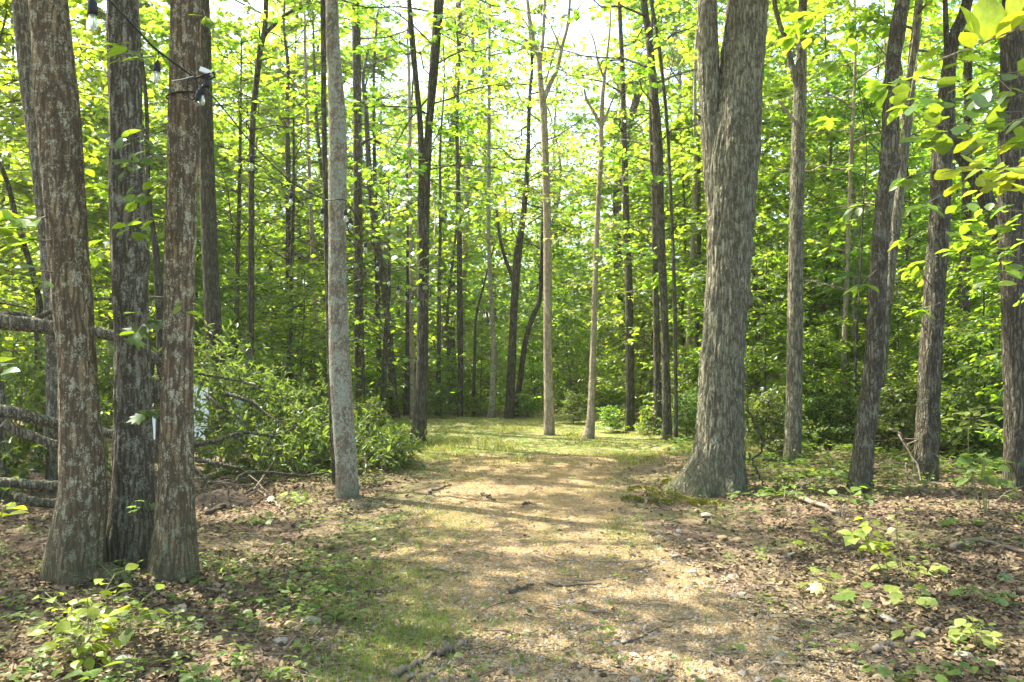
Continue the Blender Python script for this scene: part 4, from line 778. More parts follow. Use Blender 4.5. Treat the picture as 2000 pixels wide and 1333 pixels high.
# ------------------------------------------------------------------ forest floor cover
rf = np.random.default_rng(555)
def frustum(n, y0, y1, xs=.72):                      # even density in the picture: many near, few far
    y = 1/rf.uniform(1/y1, 1/y0, n); x = rf.uniform(-1, 1, n)*(xs*y + .3); return x, y
def clearing(x, y):                                   # 1 inside the grassy clearing
    return sstep(10.4, 13.4, y + 2.2*(fbm(x*.6, y*.6, 7, 2)-.5)) * (1 - sstep(20.5, 22, y)) * (1 - sstep(3.6, 5.2, np.abs(x - .4) + 1.2*(fbm(x*.8, y*.8, 3, 2)-.5)))
def ctrees(x, y):                                     # inside one of the near trunks
    r = np.zeros_like(x, bool)
    for k_, (rt, P, R, b, d) in TREES.items():
        if b[1] < 14: r |= (x-b[0])**2 + (y-b[1])**2 < (R[0]*1.05)**2
    return r
# dead leaves
LIT = (np.array([[0, 0, 0], [.30, .30, .10], [.22, .70, .06], [0, 1, .12], [-.24, .66, .10], [-.30, .28, .04], [0, .5, -.03]], float), np.array([[6, 0, 1], [6, 1, 2], [6, 2, 3], [6, 3, 4], [6, 4, 5], [6, 5, 0]]))
x, y = frustum(140000, 3.2, 24)
u = path_u(x, y); pk = np.where(u < 1.0, .03 + .10*sstep(.6, 1, u), .30 + .7*sstep(1.0, 1.9, u)); pk = np.where(fbm(x*.9, y*.9, 12, 2) > .38, pk, pk*.35) * (1 - .93*clearing(x, y))
k_ = (rf.random(len(x)) < pk) & ~ctrees(x, y); x, y = x[k_], y[k_]; n = len(x)
a = rf.uniform(0, 6.28, n); sz = rf.uniform(.016, .05, n) * (1 + .04*y)
P = np.column_stack([x, y, gz(x, y) + rf.uniform(.002, .03, n)])
V, T = leaves(LIT, P, np.column_stack([np.cos(a), np.sin(a), rf.normal(0, .35, n)]), np.column_stack([rf.normal(0, .5, n), rf.normal(0, .5, n), np.where(rf.random(n) < .5, 1, -1)]), sz)
tag(obj('leaf_litter', mesh('leaf_litter', V, T, M['litter'], rnd=np.repeat(rf.random(n), 7))), 'brown curled dead leaves covering the woodland floor', 'leaf litter', kind='stuff')
# gravel pebbles, loose on the path
x, y = frustum(240000, 3.3, 13, .6); u = path_u(x, y); k_ = rf.random(len(x)) < (1 - sstep(.75, 1.35, u + .3*(fbm(x*2, y*2, 5, 2)-.5))) ; x, y = x[k_][:46000], y[k_][:46000]; n = len(x)
OCT = np.array([[1, 0, 0], [0, 1, 0], [-1, 0, 0], [0, -1, 0], [0, 0, 1], [0, 0, -.6]], float); OF = np.array([[0, 1, 4], [1, 2, 4], [2, 3, 4], [3, 0, 4], [1, 0, 5], [2, 1, 5], [3, 2, 5], [0, 3, 5]])
sz = rf.gamma(1.6, .0024, n) + .003; a = rf.uniform(0, 6.28, n); ca, sa = np.cos(a), np.sin(a)
O = OCT[None] * (1 + rf.normal(0, .22, (n, 6, 3))) * np.stack([sz*rf.uniform(.8, 1.5, n), sz, sz*rf.uniform(.5, .9, n)], -1)[:, None]
V = np.stack([O[..., 0]*ca[:, None] - O[..., 1]*sa[:, None] + x[:, None], O[..., 0]*sa[:, None] + O[..., 1]*ca[:, None] + y[:, None], O[..., 2] + (gz(x, y) + .008)[:, None]], -1).reshape(-1, 3)
tag(obj('gravel', mesh('gravel', V, (OF[None] + 6*np.arange(n)[:, None, None]).reshape(-1, 3), M['pebble'], rnd=np.repeat(rf.random(n), 6))), 'ochre and grey pebbles lying loose on the path', 'gravel', kind='stuff')
# grass
def blades(x, y, h, wd, lean=.5):
    n = len(x); a = rf.uniform(0, 6.28, n); d = np.column_stack([np.cos(a), np.sin(a)]); s = np.column_stack([-np.sin(a), np.cos(a)]); z = gz(x, y) - .01
    l = (lean * rf.uniform(.3, 1.3, n))[:, None]; B = np.column_stack([x, y, z]); hh = h[:, None]; ww = wd[:, None]
    m = B + np.column_stack([d*l*.3*hh, .62*h]); t = B + np.column_stack([d*l*hh, h*(1 - .25*l[:, 0])]); sw = np.column_stack([s*ww, np.zeros(n)])
    V = np.stack([B - sw, B + sw, m + sw*.7, m - sw*.7, t], 1).reshape(-1, 3); f = np.array([[0, 1, 2], [0, 2, 3], [3, 2, 4]])
    return V, (f[None] + 5*np.arange(n)[:, None, None]).reshape(-1, 3), np.repeat(rf.random(n), 5)
n0 = 130000; y = 1/rf.uniform(1/22, 1/11.5, n0); x = rf.uniform(-5.5, 6.5, n0); k_ = rf.random(n0) < clearing(x, y)*(.15 + .85*sstep(.38, .58, fbm(x*1.5, y*1.5, 20, 2)))*(1 - .6*(path_u(x, y) < .7)*(y < 16)); x, y = x[k_][:62000], y[k_][:62000]; n = len(x)
h = rf.uniform(.02, .07, n) * (1 + .8*sstep(.5, .8, fbm(x*.7, y*.7, 30, 2))); tuft = np.exp(-((x + .6)/.55)**2 - ((y - 14.0)/.9)**2); h = h*(1 + 2.2*tuft)
V, T, R_ = blades(x, y, h, rf.uniform(.003, .006, n)*1.3, .7)
tag(obj('meadow_grass', mesh('meadow_grass', V, T, M['grass_dry'], rnd=R_)), 'pale yellow-green grass filling the sunlit clearing', 'grass', kind='stuff')
# green strip along the left of the path and loose tufts
cx, cyy, cs, cn = [], [], [], []
for px, py, s, c in [(770, 1110, .26, 900), (830, 1130, .2, 700), (740, 1150, .2, 500), (800, 1180, .16, 500), (720, 1215, .14, 300), (760, 1250, .22, 900), (820, 1240, .2, 900), (850, 1225, .14, 500), (700, 1290, .2, 800), (680, 1320, .2, 800), (780, 1280, .15, 400), (740, 1330, .18, 600), (860, 1200, .12, 250),
                     (860, 1010, .3, 700), (880, 1040, .2, 400), (820, 1060, .25, 500), (790, 1000, .35, 500), (1215, 1030, .2, 500), (1230, 1050, .15, 400), (1190, 960, .3, 500), (1200, 930, .4, 500), (1010, 1222, .1, 160), (1110, 1120, .08, 120), (1060, 1060, .12, 150), (1090, 1290, .08, 100), (850, 930, .5, 700), (900, 905, .5, 700),
                     (1470, 920, .3, 300), (440, 1110, .14, 500), (1180, 900, .5, 500), (940, 930, .4, 350), (600, 1150, .3, 300), (560, 1090, .3, 300), (660, 1180, .25, 350), (1500, 1210, .25, 150), (1290, 1080, .25, 200), (1060, 905, .7, 500), (1380, 1000, .3, 250), (480, 1080, .3, 250)]:
    g = G(px, py); c = int(c*.6); s *= .85; cx.append(rf.normal(g[0], s, c)); cyy.append(rf.normal(g[1], s*1.3, c)); cs.append(np.full(c, 1.0))
x, y = np.concatenate(cx), np.concatenate(cyy); n = len(x)
V, T, R_ = blades(x, y, rf.uniform(.025, .09, n), rf.uniform(.0016, .0034, n), .9)
tag(obj('path_grass', mesh('path_grass', V, T, M['grass'], rnd=R_)), 'fine green grass growing in tufts along the path edge', 'grass', kind='stuff')
# low green seedlings and herbs too many to count
x, y = frustum(9000, 3.4, 19); xr, yr = rf.uniform(2.8, 11, 3600), rf.uniform(9.2, 16, 3600); x, y = np.append(x, xr), np.append(y, yr); u = path_u(x, y); px = 1000 + F*x/y
den = .07 + .5*sstep(.52, .70, fbm(x*.8, y*.8, 40, 2)); den = np.where(u < 1, .03, den) * (1 - .85*clearing(x, y))
den = den + np.where((x < -1.2) & (y < 9), .04, 0) + np.where((x > 2.5) & (y > 8.2), .45, 0); den = np.where((x > .8) & (y > 4.5) & (y < 7.5), den*.45, den)
k_ = (rf.random(len(x)) < den) & ~ctrees(x, y); x, y = x[k_], y[k_]; n = len(x)
bag = Bag()
for x_, y_ in zip(x, y):
    m = int(rf.integers(3, 8)); h = rf.uniform(.03, .13) + (.07 if (x_ > 2.5 and y_ > 8.2) else 0); a = rf.uniform(0, 6.28) + np.arange(m)*2.4; z = float(gz(x_, y_)); r_ = rf.uniform(.0, .05, m)
    P = np.column_stack([x_ + np.cos(a)*r_, y_ + np.sin(a)*r_, z + h*rf.uniform(.5, 1, m)])
    V, T = leaves(LEAF_B if rf.random() < .6 else LEAF_E, P, np.column_stack([np.cos(a), np.sin(a), rf.uniform(-.3, .3, m)]), np.column_stack([rf.normal(0, .25, m), rf.normal(0, .25, m), np.ones(m)]), rf.uniform(.025, .065, m)*(1.5 if (x_ > 2.5 and y_ > 8.2) else 1.0))
    bag.add(V, T, 0, np.repeat(rf.random(m), 9)); bag.add(np.array([[x_-.002, y_, z-.01], [x_+.002, y_, z-.01], [x_, y_, z+h]]), [[0, 1, 2]], 0, .1)
tag(obj('ground_cover', bag.mesh('ground_cover', [M['leaf_herb']])), 'low green seedlings and herbs strewn over the woodland floor', 'ground cover', kind='stuff')
# twig litter
x, y = frustum(4200, 3.3, 16); u = path_u(x, y); k_ = (rf.random(len(x)) < np.where(u < 1, .18, .8)*(1-.8*clearing(x, y))) & ~ctrees(x, y); x, y = x[k_], y[k_]; bag = Bag()
for x_, y_ in zip(x, y):
    L = rf.gamma(2, .07) + .05; a = rf.uniform(0, 6.28); t = np.linspace(-.5, .5, 4); xx = x_ + np.cos(a)*L*t + rf.normal(0, .03*L, 4); yy = y_ + np.sin(a)*L*t + rf.normal(0, .03*L, 4)
    bag.add(*tube(np.column_stack([xx, yy, gz(xx, yy) + .008 + rf.uniform(0, .02, 4)]), np.linspace(1, .5, 4)*rf.uniform(.0018, .0045), 4, False), 0, rf.random())
tag(obj('twig_litter', bag.mesh('twig_litter', [M['stick']])), 'small dead twigs scattered among the fallen leaves', 'twigs', kind='stuff')
# moss cushions by the foot of the big oak
bag = Bag()
for px, py, s in ((1300, 972, .16), (1345, 985, .15), (1380, 988, .13), (1255, 960, .13), (1320, 945, .14), (1290, 985, .1), (1235, 980, .09)):
    g = G(px, py); m = 260; a = rf.uniform(0, 6.28, m); r_ = s*np.sqrt(rf.random(m)); xx, yy = g[0]+np.cos(a)*r_*1.3, g[1]+np.sin(a)*r_; zz = gz(xx, yy) + .05*np.sqrt(np.maximum(0, 1-(r_/s)**2))
    V, T = leaves(LEAF_R, np.column_stack([xx, yy, zz]), np.column_stack([np.cos(a), np.sin(a), rf.uniform(.2, 1, m)]), rf.normal(0, 1, (m, 3)), rf.uniform(.02, .045, m)); bag.add(V, T, 0, np.repeat(rf.random(m), 4))
tag(obj('moss', bag.mesh('moss', [M['moss']])), 'yellow-green moss cushions round the foot of the big oak', 'moss', kind='stuff')

# stones: pieces of the path and of the forest floor
def rock(seed):
    import bmesh
    r = np.random.default_rng(seed); bm = bmesh.new()
    for p in unit(r.normal(0, 1, (16, 3)))*np.array([1.25, .9, .62])*r.uniform(.75, 1.1, (16, 1)): bm.verts.new(p)
    h = bmesh.ops.convex_hull(bm, input=bm.verts); bmesh.ops.delete(bm, geom=[g for g in h['geom_interior'] if isinstance(g, bmesh.types.BMVert)], context='VERTS')
    me = bpy.data.meshes.new('stone'); bm.to_mesh(me); bm.free(); me.materials.append(M['stone']); return me
ROCKS = [rock(i) for i in range(8)]
def stone(px, py, w, par):
    g = G(px, py); s = w/2/F*g[1]; o = obj('stone', ROCKS[int(rf.integers(0, 8))], par, g + [0, 0, s*.18]); o.scale = (s, s*rf.uniform(.8, 1.1), s*rf.uniform(.7, 1.1)); o.rotation_euler = (rf.normal(0, .15), rf.normal(0, .15), rf.uniform(0, 6.28))
for px, py, w in ((570, 1222, 34), (603, 1218, 42), (548, 1255, 30), (535, 1265, 24), (345, 1192, 36), (385, 1230, 34), (425, 1300, 40), (470, 1298, 36), (352, 1190, 30), (630, 1290, 24), (440, 1175, 22), (580, 1200, 18), (612, 1198, 20), (625, 1160, 20), (600, 1170, 18), (510, 1085, 22), (475, 1100, 26), (640, 1070, 16),
                  (1535, 1085, 42), (1440, 1060, 30), (1380, 1012, 30), (1412, 1055, 28), (1355, 1060, 24), (1360, 1000, 18), (1580, 1220, 30), (1510, 1250, 24), (1450, 1165, 24), (1430, 1130, 26), (1400, 1110, 26), (1600, 1100, 22), (1735, 1215, 44), (1815, 1238, 36), (1930, 1260, 60), (1880, 1290, 46), (1950, 1310, 50), (1600, 1280, 28),
                  (1490, 1180, 20), (1625, 1190, 22), (1690, 1195, 26), (1520, 1300, 26), (1350, 1120, 20), (1320, 1090, 20), (1700, 1290, 26), (1640, 1245, 22), (240, 1290, 36), (300, 1320, 44), (200, 1325, 50), (360, 1280, 30), (500, 1320, 30), (560, 1310, 22), (1325, 1040, 18), (1290, 1045, 18), (650, 1225, 18), (680, 1150, 16), (300, 1240, 24)):
    stone(px, py, w, ground)
for px, py, w in ((900, 1240, 20), (1040, 1275, 26), (1140, 1318, 30), (960, 1300, 24), (1210, 1290, 20), (1280, 1210, 18), (880, 1300, 22), (1000, 1310, 20), (1100, 1180, 16), (1330, 1265, 22), (1390, 1300, 24), (960, 1150, 14), (1240, 1330, 22), (1080, 1330, 22), (920, 1180, 16), (1180, 1250, 18), (1450, 1320, 26), (860, 1150, 14), (1030, 1235, 16), (1300, 1310, 20), (930, 1325, 22), (1360, 1200, 18)):
    stone(px, py, w, path)
# ------------------------------------------------------------------ fallen tree crown on the left
rk = np.random.default_rng(808)
fb = onground(*W(300, 850, 10.3)[:2]); fallen = thing('fallen_tree', 'fallen tree top with grey limbs and wilting narrow leaves behind the triple oak', 'fallen tree', fb)
for pts in ([(-60, 618, 8.2, 40), (0, 628, 8.3, 40), (100, 640, 8.6, 36), (220, 655, 9.0, 28), (290, 690, 9.3, 22), (318, 720, 9.5, 20), (330, 780, 9.8, 18)], [(-30, 618, 8.6, 14), (30, 615, 8.8, 16), (60, 622, 8.9, 16)], [(50, 636, 8.7, 16), (75, 620, 8.7, 14), (100, 608, 8.8, 12), (140, 585, 9.0, 9)],
            [(176, 584, 9.4, 7), (240, 582, 9.4, 7), (330, 582, 9.4, 6), (390, 585, 9.5, 4)], [(-60, 790, 7.6, 32), (0, 802, 7.8, 32), (60, 815, 8.0, 30), (120, 830, 8.3, 26), (220, 848, 8.8, 22), (300, 870, 9.2, 16), (360, 880, 9.4, 12)], [(5, 828, 8.2, 26), (40, 845, 8.3, 26), (90, 862, 8.4, 22), (150, 880, 8.6, 16)],
            [(-40, 940, 7.3, 24), (30, 945, 7.4, 24), (120, 950, 7.6, 24), (215, 952, 7.9, 18)], [(30, 970, 7.2, 20), (80, 982, 7.3, 22), (120, 984, 7.4, 24)], [(370, 872, 9.6, 13), (420, 862, 9.8, 11), (470, 846, 10, 9), (510, 848, 10.2, 7), (545, 852, 10.3, 5), (580, 832, 10.4, 3)], [(455, 852, 10, 6), (478, 866, 10, 5), (492, 890, 10, 4), (515, 905, 10, 3)],
            [(440, 768, 10.6, 10), (470, 778, 10.6, 10), (495, 788, 10.6, 9), (515, 805, 10.6, 7), (545, 825, 10.5, 5)], [(385, 730, 11, 7), (430, 738, 11, 6), (480, 748, 11, 5), (520, 768, 11, 4)], [(400, 770, 10.8, 8), (430, 795, 10.6, 8), (460, 812, 10.5, 6), (485, 830, 10.4, 4)], [(380, 898, 9.2, 12), (420, 905, 9.2, 10), (465, 915, 9.2, 8)],
            [(455, 945, 9.0, 7), (480, 925, 9.1, 9), (530, 924, 9.3, 8), (590, 930, 9.6, 6), (640, 922, 9.9, 4)], [(500, 920, 9.6, 3), (515, 880, 9.7, 3), (530, 855, 9.8, 3), (560, 828, 10, 2)], [(375, 912, 8.8, 10), (395, 930, 8.8, 9), (410, 945, 8.7, 8)], [(725, 890, 10.6, 3), (755, 870, 10.8, 3), (762, 840, 11, 2)], [(300, 742, 10.6, 26), (304, 765, 10.6, 30), (308, 800, 10.7, 34)]):
    Q = np.array([np.append(W(*p[:3]), p[3]*.8/2/F*p[2]) for p in pts]); C = catmull(Q, 26); C[1:-1, :3] += rk.normal(0, .004, (24, 3))
    obj('limb', mesh('limb', *(lambda v, t: (v - fb, t))(*tube(C[:, :3], np.maximum(C[:, 3], .003), 10)), M['bark_brown' if pts[0][3] < 20 else 'bark_mid'], smooth=True), fallen)
bag = Bag()
for px, py, d, rx, ry, rz, n in ((470, 820, 11.5, 1.1, .9, .62, 130), (585, 850, 11.2, 1.0, .8, .48, 130), (725, 885, 10.8, .5, .45, .34, 70), (420, 750, 11.5, .5, .6, .5, 50), (130, 745, 9.8, .7, .7, .6, 90), (40, 720, 10.2, .7, .8, .7, 80), (250, 770, 10.4, .5, .6, .7, 70), (640, 880, 11.2, .6, .6, .42, 80), (520, 905, 10.4, .9, .5, .3, 90), (80, 850, 9.2, .7, .5, .5, 70), (420, 880, 10.3, .5, .5, .5, 60), (20, 900, 8.8, .5, .5, .3, 40), (770, 895, 11.2, .35, .4, .25, 40), (500, 765, 12.4, .8, .6, .55, 70), (590, 800, 12.4, .8, .6, .45, 70), (440, 700, 12.6, .5, .6, .5, 45), (60, 790, 9.6, .8, .6, .6, 70), (180, 860, 9.4, .5, .5, .5, 50)):
    c = W(px, py, d)
    for _ in range(n):
        p = c + unit(rk.normal(0, 1, 3)) * rk.random() ** .4 * np.array([rx, ry, rz]); p[2] = max(p[2], float(gz(p[0], p[1])) + .05)
        dr = unit(rk.normal(0, 1, 3) + [0.3, -.3, .5]); L = rk.uniform(.2, .5); m = int(rk.integers(8, 14)); t = np.sort(rk.random(m))
        Q = p + dr*(L*t)[:, None] - np.array([0, 0, .12])*(t*t*L)[:, None]
        bag.add(*tube(np.array([p, p + dr*L*.5, p + dr*L - [0, 0, .12*L]]), [.005, .004, .002], 3, False), 0, .5)
        dd = dr[None]*.7 + rk.normal(0, .55, (m, 3)) - [0, 0, .3]; V, T = leaves(LEAF_N, Q, dd, rk.normal(0, .5, (m, 3)) + [0, 0, .8], rk.uniform(.07, .15, m)); bag.add(V, T, 1, np.repeat(rk.random(m), 9))
tag(obj('foliage', bag.mesh('foliage', [M['twig'], M['leaf_fallen']], off=fb), fallen), kind='stuff')
# tarp over a heap, behind the fallen crown
g0 = W(392, 780, 15.6); tb_ = onground(g0[0], g0[1]); n = 34; uu, vv = np.meshgrid(np.linspace(-1, 1, n), np.linspace(-1, 1, n)); rr = np.maximum(np.abs(uu), np.abs(vv))
hh = .92*(1 - sstep(.35, 1, rr))*(1 + .18*(fbm(uu*2.2, vv*2.2, 2, 2)-.5)) + .12*(fbm(uu*5+3, vv*5, 4, 2)-.5)*(rr < .96) + .03*np.abs(np.sin(uu*9 + 3*vv))*(rr < .9)
V = np.stack([uu*1.25, vv*.8, hh + .01], -1).reshape(-1, 3); i = (np.arange(n-1)[:, None]*n + np.arange(n-1)[None]).ravel()
tp = obj('tarp', mesh('tarp', V, np.stack([i, i+1, i+n+1, i+n], -1), M['tarp'], smooth=True), None, tb_); tag(tp, 'crumpled pale tarp draped over a heap behind the fallen tree top', 'tarp')

# ------------------------------------------------------------------ string lights
sl_base = np.array([-2.65, 1.55, 0.0]); sl_base[2] = float(gz(-2.65, 1.55)); lights = thing('string_light', 'black string light cable with clear bulbs running from tree to tree', 'string lights', sl_base + [0, 0, 3.0])
lo = np.array(lights.location)
KN = W(374, 148, dA - .32)
cab = [np.array([-2.55, 1.55, 3.75]), W(60, -150, 3.0), W(150, -62, 3.5), W(213, 0, 4.0), W(262, 52, 4.5), W(304, 96, 4.9), KN]
cab2 = [KN, W(430, 205, 6.2), W(490, 278, 7.0), W(568, 355, 8.0), W(630, 388, 8.6), W(645, 392, 8.48)]
cab3 = [W(645, 392, 8.48), W(660, 390, 8.44), W(676, 392, 8.5), W(684, 405, 8.8), W(714, 452, 9.7), W(737, 492, 10.6), W(760, 524, 11.5), W(778, 543, 12.3), W(793, 553, 12.9), W(806, 558, 13.3), W(818, 560, 13.55), W(834, 556, 13.6), W(841, 560, 13.75)]
for c in (cab, cab2, cab3):
    C = catmull(np.array(c), 80); obj('cable', mesh('cable', *(lambda v, t: (v - lo, t))(*tube(C, .0065, 6)), M['black'], smooth=True), lights)
def lathe(prof, k=14):
    prof = np.array(prof, float); a = np.linspace(0, 2*math.pi, k, endpoint=False); n = len(prof)
    V = np.stack([prof[:, 0:1]*np.cos(a), prof[:, 0:1]*np.sin(a), np.repeat(prof[:, 1:2], k, 1)], -1).reshape(-1, 3); i = np.arange(n-1)[:, None]*k; j = np.arange(k)[None]
    return V, np.stack([i+j, i+(j+1) % k, i+k+(j+1) % k, i+k+j], -1).reshape(-1, 4)
SOCK = mesh('socket', *lathe([(0, .002), (.006, 0), (.012, -.012), (.019, -.02), (.0205, -.045), (.0205, -.07), (.0185, -.072), (0, -.072)]), M['black'], smooth=True)
GLASS = mesh('bulb', *lathe([(.0125, -.07), (.014, -.082), (.0225, -.105), (.0235, -.122), (.019, -.138), (.010, -.146), (0, -.148)]), M['glass'], smooth=True)
FIL = mesh('filament', *tube(np.array([[0, 0, -.075], [.002, 0, -.1], [0, 0, -.128]]), .0012, 5), M['white_plastic'])
def bulb(px, py, d, drop, tilt=0.0):                 # px, py: top of the socket
    p = W(px, py, d); s = obj('bulb_socket', SOCK, lights, p - lo); s.rotation_euler = (0, tilt, 0)
    obj('glass_bulb', GLASS, s); obj('filament', FIL, s)
    q = p + np.array([0, 0, drop]); obj('drop_cable', mesh('drop_cable', *(lambda v, t: (v - lo, t))(*tube(np.array([p, p + [.008, 0, drop*.5], q]), [.0032, .0032, .006], 6)), M['black']), lights)
for b_ in ((181, -4, 3.25, .20), (308, 118, 4.9, .06, .06), (491, 303, 7.0, .10), (568, 375, 8.0, .08), (629, 405, 8.55, .09), (675, 408, 8.5, .07), (684, 424, 8.8, .08), (714, 472, 9.7, .09), (737, 510, 10.6, .09), (760, 540, 11.5, .09), (777, 558, 12.3, .08), (793, 571, 12.9, .08), (806, 577, 13.3, .08), (818, 582, 13.45, .1), (840, 574, 13.7, .08)): bulb(*b_)
# knot on the third trunk: strap, loop of spare cable, plug and a doubled-back socket
ct_ = np.interp(KN[2], trA[2][0][:, 2], trA[2][0][:, 0]), np.interp(KN[2], trA[2][0][:, 2], trA[2][0][:, 1]); rt_ = np.interp(KN[2], trA[2][0][:, 2], trA[2][1]) + .014
a = np.linspace(0, 2*math.pi, 40)
obj('strap', mesh('strap', *(lambda v, t: (v - lo, t))(*tube(np.column_stack([ct_[0] + np.cos(a)*rt_, ct_[1] + np.sin(a)*rt_, KN[2] - .01 + .02*np.sin(a+1)]), .006, 6)), M['black']), lights)
obj('tie_string', mesh('tie_string', *(lambda v, t: (v - lo, t))(*tube(np.array([W(336, 158, dA-.30), W(355, 155, dA-.36), W(378, 149, dA-.34)]), .0028, 5)), M['white_plastic']), lights)
a = np.linspace(0.3, 6.6, 36); lc = W(377, 172, dA-.33); lw = F/(dA-.33)
obj('cable_loop', mesh('cable_loop', *(lambda v, t: (v - lo, t))(*tube(np.column_stack([lc[0] + np.cos(a)*10/lw, lc[1] + 0*a - .01, lc[2] + np.sin(a)*25/lw]), .004, 6)), M['black']), lights)
obj('cable_loop', mesh('cable_loop', *(lambda v, t: (v - lo, t))(*tube(np.array([W(384, 152, dA-.36), W(402, 146, dA-.38), W(418, 142, dA-.36), W(420, 150, dA-.34), W(408, 156, dA-.33), W(392, 152, dA-.33)]), .0065, 6)), M['black']), lights)
bulb(397, 165, dA-.34, .05, .1); obj('bulb_socket', SOCK, lights, W(388, 176, dA-.35) - lo); obj('bulb_socket', SOCK, lights, W(404, 150, dA-.36) - lo)
pl = W(404, 140, dA-.36) - lo; px_ = np.array([[x, y, z] for x in (-.045, .045) for y in (-.014, .014) for z in (-.016, .016)]); ca, sa = math.cos(-.35), math.sin(-.35)
px_ = np.column_stack([px_[:, 0]*ca - px_[:, 2]*sa, px_[:, 1], px_[:, 0]*sa + px_[:, 2]*ca]); px_[4:] *= .85
obj('plug', mesh('plug', px_ + pl, np.array([[0, 1, 3, 2], [4, 6, 7, 5], [0, 4, 5, 1], [2, 3, 7, 6], [0, 2, 6, 4], [1, 5, 7, 3]]), M['white_plastic']), lights)

# ------------------------------------------------------------------ sticks on the ground, each its own thing
def stick(label, pts, r, mat='stick', lift=.012, name='fallen_stick', forks=()):
    g = np.array([G(*p[:2]) for p in pts]); lf = np.array([p[2] if len(p) > 2 else 0 for p in pts])
    if lf.any(): g = np.array([W(p[0], p[1], q[1] - 0.0) if l else q for p, q, l in zip(pts, g, lf)]) if False else g
    g[:, 2] = gz(g[:, 0], g[:, 1]) + r + lift*.5 + lf
    b = g.mean(0); C = catmull(g, 18); C[1:-1] += rk.normal(0, r*.5, (16, 3)); rr = np.linspace(1, .45, 18)*r*(1 + rk.normal(0, .07, 18))
    o = obj(name, mesh(name, *(lambda v, t: (v - b, t))(*tube(C, rr, 7)), M[mat], smooth=True), None, b); tag(o, label, 'stick'); return o
for lab, pts, r in (('short barkless stick lying on the gravel beside the green grass strip', [(845, 1116), (880, 1120), (920, 1123)], .013), ('stubby dark stick lying alone on the gravel', [(992, 1162), (1015, 1157), (1042, 1148)], .016), ('knuckled grey stick with a root-like end on the gravel', [(1066, 1142), (1090, 1148), (1130, 1147), (1175, 1145)], .012),
                    ('long thin straight stick lying across the gravel', [(1000, 1198), (1060, 1212), (1120, 1222), (1182, 1229)], .006), ('thick rotten stick at the grass edge of the path', [(858, 1286), (885, 1276), (922, 1270)], .022), ('thick grey branch piece slanting through the grass edge', [(765, 1330), (810, 1305), (852, 1280)], .018), ('thin dark stick below the thick branch piece', [(822, 1333), (850, 1318), (872, 1304)], .009),
                    ('forked twig lying on the pale gravel', [(1215, 1262), (1255, 1250), (1275, 1236), (1310, 1228)], .007), ('very long wiry twig crossing the path in front of the big oak', [(1045, 1082), (1100, 1098), (1180, 1100), (1290, 1098), (1350, 1100)], .006), ('bent wiry twig under the long one', [(1235, 1118), (1270, 1108), (1300, 1090)], .008), ('dark slim twig beside the knuckled grey stick', [(1112, 1162), (1150, 1152), (1185, 1150)], .006),
                    ('stout barkless branch arching over the leaf litter bank', [(1862, 1082), (1890, 1068), (1925, 1064), (1965, 1074), (2010, 1090)], .028), ('pale rotten log piece in the leaf litter near the big oak', [(1542, 968), (1590, 992), (1640, 1010)], .035), ('short thick stick propped on a stone in the litter', [(1705, 1282), (1722, 1274), (1742, 1262)], .02), ('long pale whip of wood on the leaf litter edge', [(1508, 1102), (1560, 1103), (1600, 1102)], .007),
                    ('curved dead branch half buried at the bank edge', [(1770, 1262), (1800, 1246), (1826, 1240)], .022), ('dark twig at the grass by the clearing mouth', [(838, 965), (860, 957), (882, 950)], .018), ('crumbled dark bark chunk in the middle of the path', [(1020, 988), (1035, 985), (1048, 990)], .012), ('dark stick piece beside the bark chunk', [(940, 968), (955, 976), (968, 980)], .018), ('small grey stick in the grass left of the gravel', [(716, 1160), (745, 1162), (775, 1160)], .013),
                    ('thick grey stick on the litter by the smooth grey tree', [(405, 1008), (450, 985), (490, 965), (530, 945)], .026), ('pale broken branch slanting down beside the root heap', [(505, 962), (530, 980), (550, 1002), (562, 1018)], .018), ('long brown pole rising out of the root heap', [(398, 905, .35), (450, 935, .22), (505, 962, .1), (520, 968, .02)], .011), ('pale upright splintered branch above the root heap', [(495, 968, .05), (525, 940, .14), (545, 912, .28), (552, 905, .32)], .011)):
    stick(lab, pts, r)
# root heap with soil, and loose bark by the smooth grey tree
def heap(name, label, cat, px, py, w, h, mat, seed):
    g = G(px, py); s = w/2/F*g[1]; a, b = np.meshgrid(np.linspace(0, 2*math.pi, 40, endpoint=False), np.linspace(0, 1, 18)); X, Y = np.cos(a)*b, np.sin(a)*b
    Z = h*(1-b**2)*(.5 + fbm(X*3+seed, Y*3, 1, 3)) - .03*b + .08*h*(fbm(X*9, Y*9+seed, 2, 2)-.5)
    V = np.stack([X*s*(1+.25*(fbm(np.cos(a)*2+seed, np.sin(a)*2, 0, 2)-.5)), Y*s*.75, Z], -1).reshape(-1, 3); i = np.arange(17)[:, None]*40; j = np.arange(40)[None]
    o = obj(name, mesh(name, V, np.stack([i+j, i+40+j, i+40+(j+1) % 40, i+(j+1) % 40], -1).reshape(-1, 4), M[mat], rnd=rk.random(len(V))), None, g); return tag(o, label, cat)
heap('root_heap', 'dark heap of torn roots and soil beside the triple oak', 'soil heap', 432, 985, 130, .17, 'soil_clod', 3)
heap('bark_heap', 'dark weathered bark slabs at the foot of the smooth grey tree', 'bark', 715, 992, 100, .10, 'bark_dark', 8)
